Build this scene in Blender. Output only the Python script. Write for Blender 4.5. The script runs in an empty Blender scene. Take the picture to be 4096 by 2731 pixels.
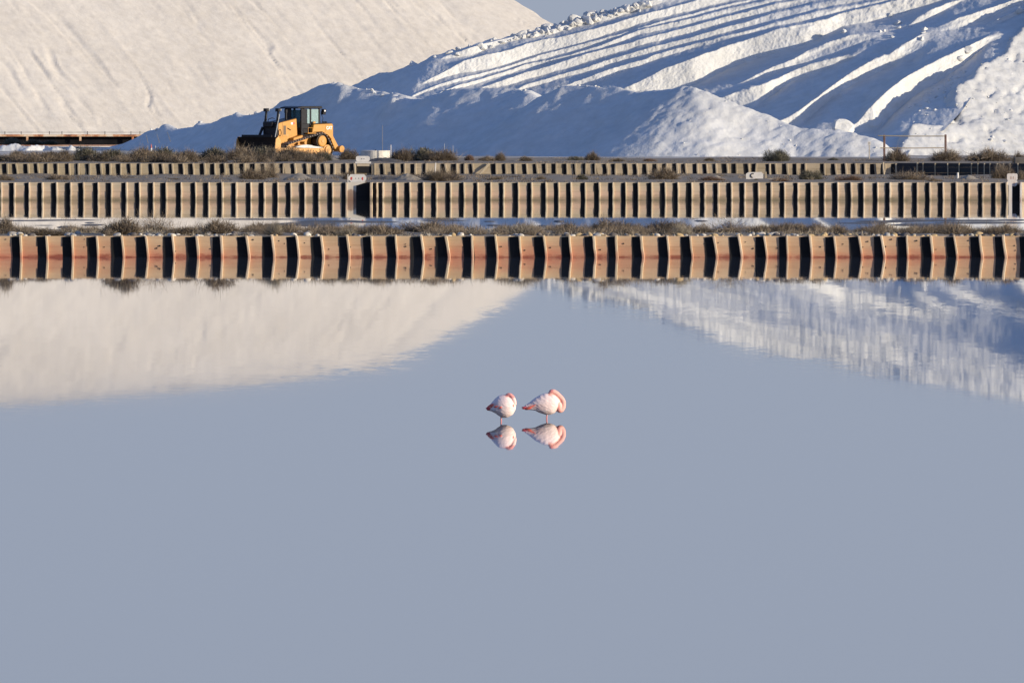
import bpy, bmesh, math, random
import numpy as np
from mathutils import Vector, Matrix

R = math.radians
random.seed(7)
rng = np.random.default_rng(11)
scene = bpy.context.scene
COL = scene.collection

# ------------------------------------------------------------------ camera
F = 12800.0            # focal length in pixels of the 1024 wide picture
CAM_H = 4.5            # a low lookout beside the salt pan
HORIZON = 87.0
TH = math.atan((341.0 - HORIZON) / F)
cam_data = bpy.data.cameras.new('camera')
cam_data.sensor_width = 36.0
cam_data.lens = 36.0 * F / 1024.0
cam_data.clip_start = 1.0
cam_data.clip_end = 30000.0
cam = bpy.data.objects.new('camera', cam_data)
cam.location = (0, 0, CAM_H)
cam.rotation_euler = (R(90) - TH, 0, 0)
COL.objects.link(cam)
scene.camera = cam

# ------------------------------------------------------------------ sky and sun
SUN_E = R(10.5)
SUN_AZ = R(66.0)       # to the right of the direction that points back to the camera
SUN = Vector((math.sin(SUN_AZ) * math.cos(SUN_E), -math.cos(SUN_AZ) * math.cos(SUN_E), math.sin(SUN_E)))
world = bpy.data.worlds.new('World')
scene.world = world
world.use_nodes = True
wn = world.node_tree
wn.nodes.clear()
w_out = wn.nodes.new('ShaderNodeOutputWorld')
w_bg = wn.nodes.new('ShaderNodeBackground')
w_sky = wn.nodes.new('ShaderNodeTexSky')
w_sky.sky_type = 'NISHITA'
w_sky.sun_disc = False
w_sky.sun_elevation = SUN_E
w_sky.sun_rotation = R(180) - SUN_AZ
w_sky.altitude = 0
w_sky.air_density = 1.0
w_sky.dust_density = 0.6
w_sky.ozone_density = 3.5
w_bg.inputs['Strength'].default_value = 0.136
# pale haze lies along the whole horizon
w_tc = wn.nodes.new('ShaderNodeTexCoord')
w_sep = wn.nodes.new('ShaderNodeSeparateXYZ')
w_mr = wn.nodes.new('ShaderNodeMapRange')
w_mr.interpolation_type = 'SMOOTHSTEP'
w_mr.inputs[1].default_value = 0.08; w_mr.inputs[2].default_value = 0.28
w_mr.inputs[3].default_value = 1.0; w_mr.inputs[4].default_value = 0.0
w_mix = wn.nodes.new('ShaderNodeMix'); w_mix.data_type = 'RGBA'
w_ramp = wn.nodes.new('ShaderNodeValToRGB')      # the haze is a little brighter some degrees up
w_ramp.color_ramp.elements[0].position = 0.0; w_ramp.color_ramp.elements[0].color = (1.47, 1.69, 2.13, 1)
w_ramp.color_ramp.elements[1].position = 0.10; w_ramp.color_ramp.elements[1].color = (2.18, 2.50, 3.12, 1)
wn.links.new(w_ramp.outputs[0], w_mix.inputs[7])
wn.links.new(w_tc.outputs['Generated'], w_sep.inputs[0])
wn.links.new(w_sep.outputs[2], w_mr.inputs[0])
wn.links.new(w_sep.outputs[2], w_ramp.inputs[0])
wn.links.new(w_mr.outputs[0], w_mix.inputs[0])
w_tint = wn.nodes.new('ShaderNodeMix'); w_tint.data_type = 'RGBA'; w_tint.blend_type = 'MULTIPLY'
w_tint.inputs[0].default_value = 1.0
w_tint.inputs[7].default_value = (1.03, 0.97, 1.20, 1)
wn.links.new(w_sky.outputs[0], w_tint.inputs[6])
wn.links.new(w_tint.outputs[2], w_mix.inputs[6])
wn.links.new(w_mix.outputs[2], w_bg.inputs[0])
wn.links.new(w_bg.outputs[0], w_out.inputs[0])

sun_data = bpy.data.lights.new('sun', 'SUN')
sun_data.energy = 3.75
sun_data.angle = R(0.53)
sun_data.color = (1.0, 0.90, 0.72)
sun = bpy.data.objects.new('sun', sun_data)
sun.rotation_euler = SUN.to_track_quat('Z', 'Y').to_euler()
sun.location = (60, -40, 60)
COL.objects.link(sun)

scene.view_settings.view_transform = 'Standard'
scene.view_settings.look = 'None'
scene.view_settings.exposure = 0.7
scene.view_settings.gamma = 1.0
scene.view_settings.use_curve_mapping = False
scene.render.engine = 'CYCLES'
scene.cycles.use_denoising = True
scene.cycles.max_bounces = 6
scene.cycles.diffuse_bounces = 3
scene.cycles.glossy_bounces = 3

# ------------------------------------------------------------------ helpers
def P(x, y, D):
    """point at distance D (world Y) seen at pixel x, y of the full size photograph"""
    a = (x / 4.0 - 512.0) / F
    b = (341.0 - y / 4.0) / F
    f = np.array([0.0, math.cos(TH), -math.sin(TH)])
    u = np.array([0.0, math.sin(TH), math.cos(TH)])
    d = f + a * np.array([1.0, 0, 0]) + b * u
    d = d * (D / d[1])
    return Vector((float(d[0]), float(D), float(CAM_H + d[2])))

def X(x, D):
    return P(x, 700, D).x

def Zy(y, D):
    return P(2048, y, D).z

def PD(x, y, z):
    """point on the level z seen at pixel x, y"""
    D = (CAM_H - z) * F / (y / 4.0 - HORIZON)
    for _ in range(3):
        D += (P(x, y, D).z - z) * F / (y / 4.0 - HORIZON)
    return P(x, y, D)

def Pv(x, y, D):
    """array version: returns X, Y, Z"""
    a = (np.asarray(x) / 4.0 - 512.0) / F
    b = (341.0 - np.asarray(y) / 4.0) / F
    dy = math.cos(TH) + b * math.sin(TH)
    dz = -math.sin(TH) + b * math.cos(TH)
    s = D / dy
    return a * s, D + 0 * a, CAM_H + dz * s

def tag(o, label=None, cat=None, group=None, kind=None):
    if label: o['label'] = label
    if cat: o['category'] = cat
    if group: o['group'] = group
    if kind: o['kind'] = kind
    return o

def empty(name, loc=(0, 0, 0), rz=0.0):
    o = bpy.data.objects.new(name, None)
    o.location = loc
    o.rotation_euler = (0, 0, rz)
    o.empty_display_size = 0.2
    COL.objects.link(o)
    return o

def link(name, me, parent=None, loc=(0, 0, 0), rot=(0, 0, 0), sc=(1, 1, 1), m=None):
    o = bpy.data.objects.new(name, me)
    o.location = loc
    o.rotation_euler = rot
    o.scale = sc
    if parent: o.parent = parent
    COL.objects.link(o)
    if m is not None and me is not None and len(me.materials) == 0:
        me.materials.append(m)
    return o

def mesh_np(name, V, Q, m=None, smooth=False):
    me = bpy.data.meshes.new(name)
    V = np.ascontiguousarray(V, dtype=np.float32)
    Q = np.ascontiguousarray(Q, dtype=np.int32)
    k = Q.shape[1]
    me.vertices.add(len(V)); me.vertices.foreach_set('co', V.ravel())
    me.loops.add(Q.size); me.loops.foreach_set('vertex_index', Q.ravel())
    me.polygons.add(len(Q))
    me.polygons.foreach_set('loop_start', np.arange(0, Q.size, k, dtype=np.int32))
    me.polygons.foreach_set('loop_total', np.full(len(Q), k, dtype=np.int32))
    if smooth:
        me.polygons.foreach_set('use_smooth', np.ones(len(Q), dtype=bool))
    me.update(calc_edges=True)
    if m is not None: me.materials.append(m)
    return me

def grid_mesh(name, XX, YY, ZZ, m, keep=None, flip=False, smooth=True):
    r, c = XX.shape
    V = np.stack([XX, YY, ZZ], -1).reshape(-1, 3)
    i = np.arange(r * c).reshape(r, c)
    a, b, d, e = i[:-1, :-1], i[:-1, 1:], i[1:, 1:], i[1:, :-1]
    Q = np.stack([a, b, d, e], -1) if not flip else np.stack([a, e, d, b], -1)
    if keep is not None:
        k = keep[:-1, :-1] | keep[1:, :-1] | keep[:-1, 1:] | keep[1:, 1:]
        Q = Q[k]
        used = np.unique(Q)
        remap = np.full(r * c, -1); remap[used] = np.arange(len(used))
        V = V[used]; Q = remap[Q]
    return mesh_np(name, V, Q.reshape(-1, 4), m, smooth)

def finish(bm, name, m=None, smooth=False, bevel=0.0):
    if bevel > 0:
        bmesh.ops.bevel(bm, geom=list(bm.edges), offset=bevel, segments=1, affect='EDGES', clamp_overlap=True)
    me = bpy.data.meshes.new(name)
    bmesh.ops.recalc_face_normals(bm, faces=bm.faces)
    bm.to_mesh(me); bm.free()
    if smooth:
        for p in me.polygons: p.use_smooth = True
    if m is not None: me.materials.append(m)
    return me

def bm_box(bm, c, s, rot=None):
    M = Matrix.Translation(Vector(c))
    if rot is not None: M = M @ rot
    M = M @ Matrix.Diagonal((s[0], s[1], s[2], 1))
    return bmesh.ops.create_cube(bm, size=1.0, matrix=M)['verts']

def bm_prism(bm, pts, y0, y1, axis='y'):
    """extrude the outline pts (u, v) between y0 and y1 along an axis"""
    def mk(u, v, w):
        return {'y': (u, w, v), 'x': (w, u, v), 'z': (u, v, w)}[axis]
    A = [bm.verts.new(mk(u, v, y0)) for u, v in pts]
    B = [bm.verts.new(mk(u, v, y1)) for u, v in pts]
    n = len(pts)
    bm.faces.new(A); bm.faces.new(B[::-1])
    for i in range(n):
        bm.faces.new((A[i], B[i], B[(i + 1) % n], A[(i + 1) % n]))

def bm_tube(bm, pts, radii, n=8, cap=True):
    pts = [Vector(p) for p in pts]
    if not hasattr(radii, '__len__'): radii = [radii] * len(pts)
    rings = []
    up = Vector((0.13, 0.21, 0.97))
    for i, p in enumerate(pts):
        t = (pts[min(i + 1, len(pts) - 1)] - pts[max(i - 1, 0)])
        t = t.normalized() if t.length > 1e-9 else Vector((0, 0, 1))
        a = t.cross(up)
        if a.length < 1e-3: a = t.cross(Vector((1, 0, 0)))
        a.normalize(); b = t.cross(a).normalized()
        rings.append([bm.verts.new(p + (a * math.cos(2 * math.pi * k / n) + b * math.sin(2 * math.pi * k / n)) * radii[i]) for k in range(n)])
    for r0, r1 in zip(rings, rings[1:]):
        for k in range(n):
            bm.faces.new((r0[k], r0[(k + 1) % n], r1[(k + 1) % n], r1[k]))
    if cap:
        bm.faces.new(rings[0][::-1]); bm.faces.new(rings[-1])

def hash2(i, j, s):
    h = (i * 374761393 + j * 668265263 + s * 974711) & 0x7fffffff
    h = ((h ^ (h >> 13)) * 1274126177) & 0x7fffffff
    h = (h ^ (h >> 16)) & 0xffff
    return h / 65535.0

def vnoise(x, y, s=0):
    x = np.asarray(x, dtype=np.float64); y = np.asarray(y, dtype=np.float64)
    x, y = np.broadcast_arrays(x, y)
    i = np.floor(x).astype(np.int64); j = np.floor(y).astype(np.int64)
    fx = x - i; fy = y - j
    fx = fx * fx * fx * (fx * (fx * 6 - 15) + 10); fy = fy * fy * fy * (fy * (fy * 6 - 15) + 10)
    a = hash2(i, j, s); b = hash2(i + 1, j, s); c = hash2(i, j + 1, s); d = hash2(i + 1, j + 1, s)
    return (a + (b - a) * fx) * (1 - fy) + (c + (d - c) * fx) * fy

def fbm(x, y, s=0, o=4, g=0.5):
    t = 0; a = 1.0; n = 0
    x = np.asarray(x, dtype=np.float64); y = np.asarray(y, dtype=np.float64)
    for k in range(o):
        t = t + a * (vnoise(x + 17.3 * k, y - 9.1 * k, s + k) - 0.5); n += a
        x = x * 2.03; y = y * 2.03; a *= g
    return 2 * t / n

def sstep(a, b, x):
    t = np.clip((x - a) / (b - a), 0, 1)
    return t * t * (3 - 2 * t)

def blur1(A, sig, axis):
    n = int(3 * sig) + 1
    k = np.exp(-0.5 * (np.arange(-n, n + 1) / sig) ** 2); k /= k.sum()
    pad = [(0, 0), (0, 0)]; pad[axis] = (n, n)
    B = np.pad(A, pad, mode='edge')
    return np.apply_along_axis(lambda v: np.convolve(v, k, mode='valid'), axis, B)

# ------------------------------------------------------------------ materials
def mat(name):
    m = bpy.data.materials.new(name)
    m.use_nodes = True
    nt = m.node_tree
    b = nt.nodes['Principled BSDF']
    return m, nt, b

def N(nt, t, **kw):
    n = nt.nodes.new(t)
    for k, v in kw.items():
        if k in n.inputs: n.inputs[k].default_value = v
        else: setattr(n, k, v)
    return n

def L(nt, a, b):
    nt.links.new(a, b)

def ramp(nt, fac, stops):
    n = nt.nodes.new('ShaderNodeValToRGB')
    e = n.color_ramp.elements
    while len(e) < len(stops): e.new(0.5)
    for k, (p, c) in enumerate(stops):
        e[k].position = p; e[k].color = (c[0], c[1], c[2], 1)
    L(nt, fac, n.inputs['Fac'])
    return n.outputs['Color']

def noise(nt, scale, detail=4, rough=0.55, vec=None, sc=None, coord='pos'):
    n = nt.nodes.new('ShaderNodeTexNoise')
    n.inputs['Scale'].default_value = scale
    n.inputs['Detail'].default_value = detail
    n.inputs['Roughness'].default_value = rough
    if vec is None:
        if coord == 'pos':
            g = nt.nodes.new('ShaderNodeNewGeometry'); vec = g.outputs['Position']
        else:
            g = nt.nodes.new('ShaderNodeTexCoord'); vec = g.outputs['Object']
    if sc is not None:
        mp = nt.nodes.new('ShaderNodeMapping'); mp.inputs['Scale'].default_value = sc
        L(nt, vec, mp.inputs['Vector']); vec = mp.outputs['Vector']
    L(nt, vec, n.inputs['Vector'])
    return n

def mix(nt, fac, a, b):
    n = nt.nodes.new('ShaderNodeMix'); n.data_type = 'RGBA'
    for s, v in ((0, fac), (6, a), (7, b)):
        if isinstance(v, (int, float)): n.inputs[s].default_value = v
        elif isinstance(v, tuple): n.inputs[s].default_value = (v[0], v[1], v[2], 1)
        else: L(nt, v, n.inputs[s])
    return n.outputs[2]

def math_(nt, op, a, b=None):
    n = nt.nodes.new('ShaderNodeMath'); n.operation = op
    for s, v in ((0, a), (1, b)):
        if v is None: continue
        if isinstance(v, (int, float)): n.inputs[s].default_value = v
        else: L(nt, v, n.inputs[s])
    return n.outputs[0]

def maprange(nt, v, a, b, c=0.0, d=1.0):
    n = nt.nodes.new('ShaderNodeMapRange')
    n.inputs[1].default_value = a; n.inputs[2].default_value = b
    n.inputs[3].default_value = c; n.inputs[4].default_value = d
    L(nt, v, n.inputs[0])
    return n.outputs[0]

def bump(nt, b, h, strength=0.5, dist=0.05):
    n = nt.nodes.new('ShaderNodeBump')
    n.inputs['Strength'].default_value = strength
    n.inputs['Distance'].default_value = dist
    L(nt, h, n.inputs['Height']); L(nt, n.outputs[0], b.inputs['Normal'])

def simple(name, col, rough=0.6, metal=0.0, var=0.25, nscale=6.0, coord='pos', bumpd=0.0):
    m, nt, b = mat(name)
    n = noise(nt, nscale, 5, 0.6, coord=coord)
    lo = tuple(c * (1 - var) for c in col); hi = tuple(min(1, c * (1 + var)) for c in col)
    L(nt, ramp(nt, n.outputs['Fac'], [(0.3, lo), (0.7, hi)]), b.inputs['Base Color'])
    b.inputs['Roughness'].default_value = rough
    b.inputs['Metallic'].default_value = metal
    if max(col) < 0.06: b.inputs['Specular IOR Level'].default_value = 0.136
    if bumpd: bump(nt, b, n.outputs['Fac'], 0.6, bumpd)
    return m

def salt_mat(name, lo, hi, bd=0.06, s1=1.3):
    m, nt, b = mat(name)
    n1 = noise(nt, s1, 6, 0.6)
    n2 = noise(nt, 0.11, 3, 0.5)
    f = math_(nt, 'ADD', math_(nt, 'MULTIPLY', n1.outputs['Fac'], 0.6), math_(nt, 'MULTIPLY', n2.outputs['Fac'], 0.4))
    L(nt, ramp(nt, f, [(0.36, lo), (0.62, hi)]), b.inputs['Base Color'])
    b.inputs['Roughness'].default_value = 0.95
    b.inputs['Specular IOR Level'].default_value = 0.15
    n3 = noise(nt, 4.0, 5, 0.6)
    bump(nt, b, n3.outputs['Fac'], 0.7, bd)
    return m

M = {}
M['salt'] = salt_mat('fresh_salt', (0.52, 0.50, 0.455), (0.62, 0.60, 0.555), 0.06)
M['salt_coarse'] = salt_mat('coarse_salt', (0.46, 0.44, 0.395), (0.58, 0.56, 0.515), 0.06)
M['salt_old'] = salt_mat('old_salt_crust', (0.49, 0.435, 0.36), (0.585, 0.525, 0.44), 0.04, 1.6)
M['salt_lump'] = salt_mat('salt_lump', (0.50, 0.475, 0.425), (0.61, 0.59, 0.545), 0.05, 2.5)

def water_mat(name, base, a1, rough):
    m, nt, b = mat(name)
    b.inputs['Base Color'].default_value = (*base, 1)
    b.inputs['Roughness'].default_value = rough
    b.inputs['IOR'].default_value = 1.33
    g = nt.nodes.new('ShaderNodeNewGeometry')
    acc = None
    for sc, amp in (((0.35, 0.05, 1), a1 * 0.22), ((1.6, 0.22, 1), a1 * 0.55), ((5.0, 1.1, 1), a1 * 0.8)):
        n = noise(nt, 1.0, 3, 0.6, vec=g.outputs['Position'], sc=sc)
        sub = nt.nodes.new('ShaderNodeVectorMath'); sub.operation = 'SUBTRACT'
        L(nt, n.outputs['Color'], sub.inputs[0]); sub.inputs[1].default_value = (0.5, 0.5, 0.5)
        mul = nt.nodes.new('ShaderNodeVectorMath'); mul.operation = 'MULTIPLY'
        L(nt, sub.outputs[0], mul.inputs[0]); mul.inputs[1].default_value = (amp, amp, 0)
        if acc is None: acc = mul.outputs[0]
        else:
            ad = nt.nodes.new('ShaderNodeVectorMath'); ad.operation = 'ADD'
            L(nt, acc, ad.inputs[0]); L(nt, mul.outputs[0], ad.inputs[1]); acc = ad.outputs[0]
    # faint breeze: the ripples grow in broad streaks across the pan
    st = noise(nt, 1.0, 2, 0.5, vec=g.outputs['Position'], sc=(0.02, 0.03, 1))
    k = maprange(nt, st.outputs['Fac'], 0.35, 0.7, 0.3, 1.5)
    scl = nt.nodes.new('ShaderNodeVectorMath'); scl.operation = 'SCALE'
    L(nt, acc, scl.inputs[0]); L(nt, k, scl.inputs['Scale'])
    ad = nt.nodes.new('ShaderNodeVectorMath'); ad.operation = 'ADD'
    L(nt, scl.outputs[0], ad.inputs[0]); ad.inputs[1].default_value = (0, 0, 1)
    nm = nt.nodes.new('ShaderNodeVectorMath'); nm.operation = 'NORMALIZE'
    L(nt, ad.outputs[0], nm.inputs[0])
    L(nt, nm.outputs[0], b.inputs['Normal'])
    return m

M['water'] = water_mat('still_brine', (0.075, 0.085, 0.10), 0.0019, 0.016)
M['pond'] = water_mat('shallow_brine', (0.05, 0.05, 0.05), 0.0005, 0.012)

def wood_mat(name, lo, hi, stain=None, stain_top=0.25, stain_low=0.0, grain=(0.8, 4, 26), dirt=None, dirt_top=0.15):
    m, nt, b = mat(name)
    g = nt.nodes.new('ShaderNodeNewGeometry')
    n1 = noise(nt, 1.0, 6, 0.65, vec=g.outputs['Position'], sc=grain)
    n2 = noise(nt, 0.9, 4, 0.6, vec=g.outputs['Position'])
    f = math_(nt, 'ADD', math_(nt, 'MULTIPLY', n1.outputs['Fac'], 0.55), math_(nt, 'MULTIPLY', n2.outputs['Fac'], 0.45))
    oi = nt.nodes.new('ShaderNodeObjectInfo')
    f = math_(nt, 'ADD', f, maprange(nt, oi.outputs['Random'], 0, 1, -0.09, 0.09))
    c = ramp(nt, f, [(0.33, lo), (0.66, hi)])
    n6 = noise(nt, 1.0, 2, 0.5, vec=g.outputs['Position'], sc=(0.11, 1, 0.5))
    c = mix(nt, maprange(nt, n6.outputs['Fac'], 0.42, 0.66, 0.0, 0.45), c, tuple(0.5 * (p + q) * k for p, q, k in zip(lo, hi, (0.88, 0.92, 0.80))))
    sx = nt.nodes.new('ShaderNodeSeparateXYZ'); L(nt, g.outputs['Position'], sx.inputs[0])
    if stain is not None:
        n3 = noise(nt, 1.0, 3, 0.5, vec=g.outputs['Position'], sc=(0.13, 1, 1.0))
        n4 = noise(nt, 1.0, 5, 0.7, vec=g.outputs['Position'], sc=(2.2, 2, 5))
        zz = math_(nt, 'ADD', sx.outputs[2], maprange(nt, n4.outputs['Fac'], 0.3, 0.7, -0.1, 0.1))
        fz = maprange(nt, zz, stain_low, stain_top, 1.0, 0.0)
        fz = math_(nt, 'POWER', fz, 1.25)
        fx = maprange(nt, n3.outputs['Fac'], 0.36, 0.62, 0.42, 1.0)
        c = mix(nt, math_(nt, 'MULTIPLY', fz, fx), c, stain)
    if dirt is not None:
        n5 = noise(nt, 1.0, 5, 0.7, vec=g.outputs['Position'], sc=(1.3, 1, 4))
        zz = math_(nt, 'ADD', sx.outputs[2], maprange(nt, n5.outputs['Fac'], 0.3, 0.7, -0.08, 0.08))
        c = mix(nt, maprange(nt, zz, 0.0, dirt_top, 0.8, 0.0), c, dirt)
    L(nt, c, b.inputs['Base Color'])
    b.inputs['Roughness'].default_value = 0.85
    b.inputs['Specular IOR Level'].default_value = 0.2
    bump(nt, b, n1.outputs['Fac'], 0.5, 0.012)
    return m

M['plank'] = wood_mat('silvered_plank', (0.44, 0.31, 0.18), (0.63, 0.475, 0.295), stain=(0.46, 0.165, 0.10), stain_top=0.72, dirt=(0.20, 0.045, 0.03), dirt_top=0.07)
M['post'] = wood_mat('weathered_post', (0.46, 0.34, 0.22), (0.64, 0.50, 0.35), stain=(0.45, 0.16, 0.09), stain_top=0.25, grain=(14, 14, 1.2))
M['plank2'] = wood_mat('grey_brown_plank', (0.37, 0.29, 0.195), (0.58, 0.475, 0.345), stain=(0.54, 0.37, 0.26), stain_top=0.75, stain_low=0.25, dirt=(0.14, 0.12, 0.07), dirt_top=0.22)
M['post2'] = wood_mat('grey_brown_post', (0.46, 0.35, 0.24), (0.66, 0.53, 0.38), grain=(14, 14, 1.2), dirt=(0.16, 0.13, 0.08), dirt_top=0.15)
M['plank3'] = wood_mat('old_plank', (0.26, 0.20, 0.13), (0.48, 0.38, 0.26))
M['post3'] = wood_mat('old_post', (0.24, 0.19, 0.13), (0.46, 0.37, 0.26), grain=(14, 14, 1.2))
M['tar'] = wood_mat('tarred_plank', (0.028, 0.028, 0.032), (0.06, 0.056, 0.055))  # shade of the turned wall, put into the plank colour
M['tar_board'] = wood_mat('tar_coat', (0.010, 0.009, 0.009), (0.024, 0.021, 0.020))  # near-black colour that paints the shadows by posts and gates

M['soil'] = simple('dry_grey_soil', (0.20, 0.148, 0.092), 0.95, var=0.35, nscale=1.6, bumpd=0.05)
M['mud'] = simple('dark_mud', (0.10, 0.085, 0.07), 0.8, var=0.3, nscale=2.5, bumpd=0.03)
M['white_paint'] = simple('weathered_white_paint', (0.62, 0.57, 0.50), 0.7, var=0.10, nscale=5)
M['rust'] = simple('rusty_steel', (0.30, 0.13, 0.065), 0.8, var=0.45, nscale=5)
m, nt, b = mat('rust_and_salt')
n1 = noise(nt, 1.0, 4, 0.7, sc=(1.1, 1, 1))
L(nt, ramp(nt, n1.outputs['Fac'], [(0.34, (0.16, 0.06, 0.03)), (0.46, (0.50, 0.20, 0.08)), (0.56, (0.66, 0.44, 0.26)), (0.66, (0.72, 0.58, 0.42))]), b.inputs['Base Color'])
b.inputs['Roughness'].default_value = 0.85
M['rust_bright'] = m
M['rust_post'] = simple('rusted_post', (0.15, 0.085, 0.065), 0.85, var=0.4, nscale=8)
M['black_steel'] = simple('blackened_steel', (0.010, 0.009, 0.010), 0.8, var=0.4, nscale=2)
M['concrete'] = simple('pale_concrete', (0.55, 0.50, 0.42), 0.9, var=0.22, nscale=5, bumpd=0.01)
M['red_paint'] = simple('faded_red_paint', (0.55, 0.07, 0.06), 0.7, var=0.2, nscale=20)
M['dark'] = simple('dark_iron', (0.03, 0.028, 0.026), 0.7, var=0.3)

# ------------------------------------------------------------------ levels of the place
D1 = CAM_H * F / (256.9 - HORIZON)        # near timber wall
D2 = CAM_H * F / (199.8 - HORIZON)        # second timber wall
D3 = 600.0                                # third timber wall
Z1, Z2 = 0.565, 0.71
Z3B, Z3T = 0.385, 0.94
ZB = 1.00                                 # crest of the back bank
ZS = 0.30                                 # salt works ground
D_BULL = 778.0

def zmid(y): return np.interp(y, [D2, D2 + 1, D2 + 25, D3 - 4, D3], [0.66, 0.69, 0.60, Z3B, Z3B + 0.02])
def zback(y): return np.interp(y, [D3, D3 + 1, D3 + 10, D3 + 34, D3 + 46, D3 + 64], [Z3T - 0.08, Z3T - 0.05, Z3T, ZB, ZB - 0.15, ZS - 0.15])

# non-uniform x for sheets that run far to both sides
def xs_sheet(half, step, far=1600):
    a = np.arange(-half, half + step, step)
    return np.concatenate([[-far, -far / 2, -far / 4, -half * 2], a, [half * 2, far / 4, far / 2, far]])

def sheet(name, ys, zs, half, step, m, amp, sc, seed, shore=None, ystep=0.4):
    xs = xs_sheet(half, step)
    yy = [ys[0]]
    for y0, y1 in zip(ys, ys[1:]):
        n = max(1, int((y1 - y0) / ystep)) if y1 - y0 < 60 else 12
        yy += list(np.linspace(y0, y1, n + 1)[1:])
    yy = np.array(yy)
    XX, YY = np.meshgrid(xs, yy)
    ZZ = np.interp(YY, ys, zs)
    env = sstep(ys[0], ys[0] + 0.6, YY)
    if shore:
        YY = YY + env * sstep(shore, shore + 4, YY) * fbm(XX * 0.12, YY * 0 + 3, seed + 9, 4) * 4.0
    ZZ = ZZ + env * amp * fbm(XX * sc, YY * sc * 0.6, seed, 5)
    o = link(name, grid_mesh(name, XX, YY, ZZ, m, flip=False))
    tag(o, kind='structure')
    return o

# water of the near pan and of the second pan
def flat(name, y0, y1, z, m):
    V = np.array([(-1600, y0, z), (1600, y0, z), (1600, y1, z), (-1600, y1, z)])
    o = link(name, mesh_np(name, V, np.array([[0, 1, 2, 3]]), m))
    return tag(o, kind='structure')
flat('water', -900, D1 + 0.03, 0.0, M['water'])
flat('pond_water', D1 + 12, D2 + 0.03, 0.0, M['pond'])

# banks
near_bank = sheet('near_bank', [D1 + 0.030, D1 + 0.034, D1 + 0.5, D1 + 6, D1 + 20, D1 + 27, D1 + 33], [-0.3, 0.50, 0.53, 0.55, 0.50, 0.30, -0.35], 26, 0.16, M['soil'], 0.07, 0.9, 3, shore=D1 + 22)
middle_bank = sheet('middle_bank', [D2 + 0.030, D2 + 0.034, D2 + 1, D2 + 25, D3 - 4, D3 + 0.02], [-0.3, 0.66, 0.69, 0.60, Z3B, Z3B + 0.02], 36, 0.22, M['soil'], 0.10, 0.5, 21)
back_bank = sheet('back_bank', [D3 + 0.030, D3 + 0.034, D3 + 1, D3 + 10, D3 + 34, D3 + 46, D3 + 64], [0.0, Z3T - 0.08, Z3T - 0.05, Z3T, ZB, ZB - 0.15, ZS - 0.15], 40, 0.25, M['soil'], 0.06, 0.4, 31)

# ground of the salt works: grey track with salt crust
m, nt, b = mat('salty_ground')
g1 = noise(nt, 0.22, 5, 0.6); g2 = noise(nt, 2.2, 5, 0.65)
f = math_(nt, 'ADD', math_(nt, 'MULTIPLY', g1.outputs['Fac'], 0.65), math_(nt, 'MULTIPLY', g2.outputs['Fac'], 0.35))
L(nt, ramp(nt, f, [(0.40, (0.30, 0.25, 0.19)), (0.53, (0.40, 0.345, 0.275)), (0.61, (0.66, 0.63, 0.57))]), b.inputs['Base Color'])
b.inputs['Roughness'].default_value = 0.95
bump(nt, b, g2.outputs['Fac'], 0.6, 0.05)
M['salt_ground'] = m
gr = sheet('ground', [D3 + 52, D3 + 70, 710, 760, 860, 1000, 6000], [ZS - 0.1, ZS - 0.02, ZS, ZS, ZS, ZS, ZS], 60, 0.8, M['salt_ground'], 0.05, 0.3, 41, ystep=1.0)

for v in gr.data.vertices:
    t = max(0.0, min(1.0, (-17 - v.co.x) / 8)) * max(0.0, min(1.0, (v.co.y - 770) / 25)) * max(0.0, min(1.0, (900 - v.co.y) / 40))
    v.co.z += 0.2 * t

# ------------------------------------------------------------------ timber walls
def post_mesh(name, w, d, z0, z1, lean, bow, m, seed, dome=0.0):
    r = random.Random(seed)
    bm = bmesh.new()
    rings = []
    nz = 6
    for k in range(nz):
        t = k / (nz - 1)
        z = z0 + (z1 - z0) * t
        dx = lean * (1 - t) + bow * math.sin(math.pi * t) + r.uniform(-0.004, 0.004)
        ww = w * (1 + r.uniform(-0.10, 0.10)); dd = d * (1 + r.uniform(-0.06, 0.06))
        prof = [(-0.5, 0.0), (-0.5, -0.72), (-0.30, -1.0), (0.30, -1.0), (0.5, -0.75), (0.5, 0.0)]
        ring = []
        for a, c in prof:
            zt = z - (0.02 * r.random() + dome * abs(c)) if k == nz - 1 else z
            ring.append(bm.verts.new((dx + a * ww, c * dd, zt)))
        rings.append(ring)
    for r0, r1 in zip(rings, rings[1:]):
        for k in range(6):
            bm.faces.new((r0[k], r0[(k + 1) % 6], r1[(k + 1) % 6], r1[k]))
    bm.faces.new(rings[-1]); bm.faces.new(rings[0][::-1])
    return finish(bm, name, m)

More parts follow.
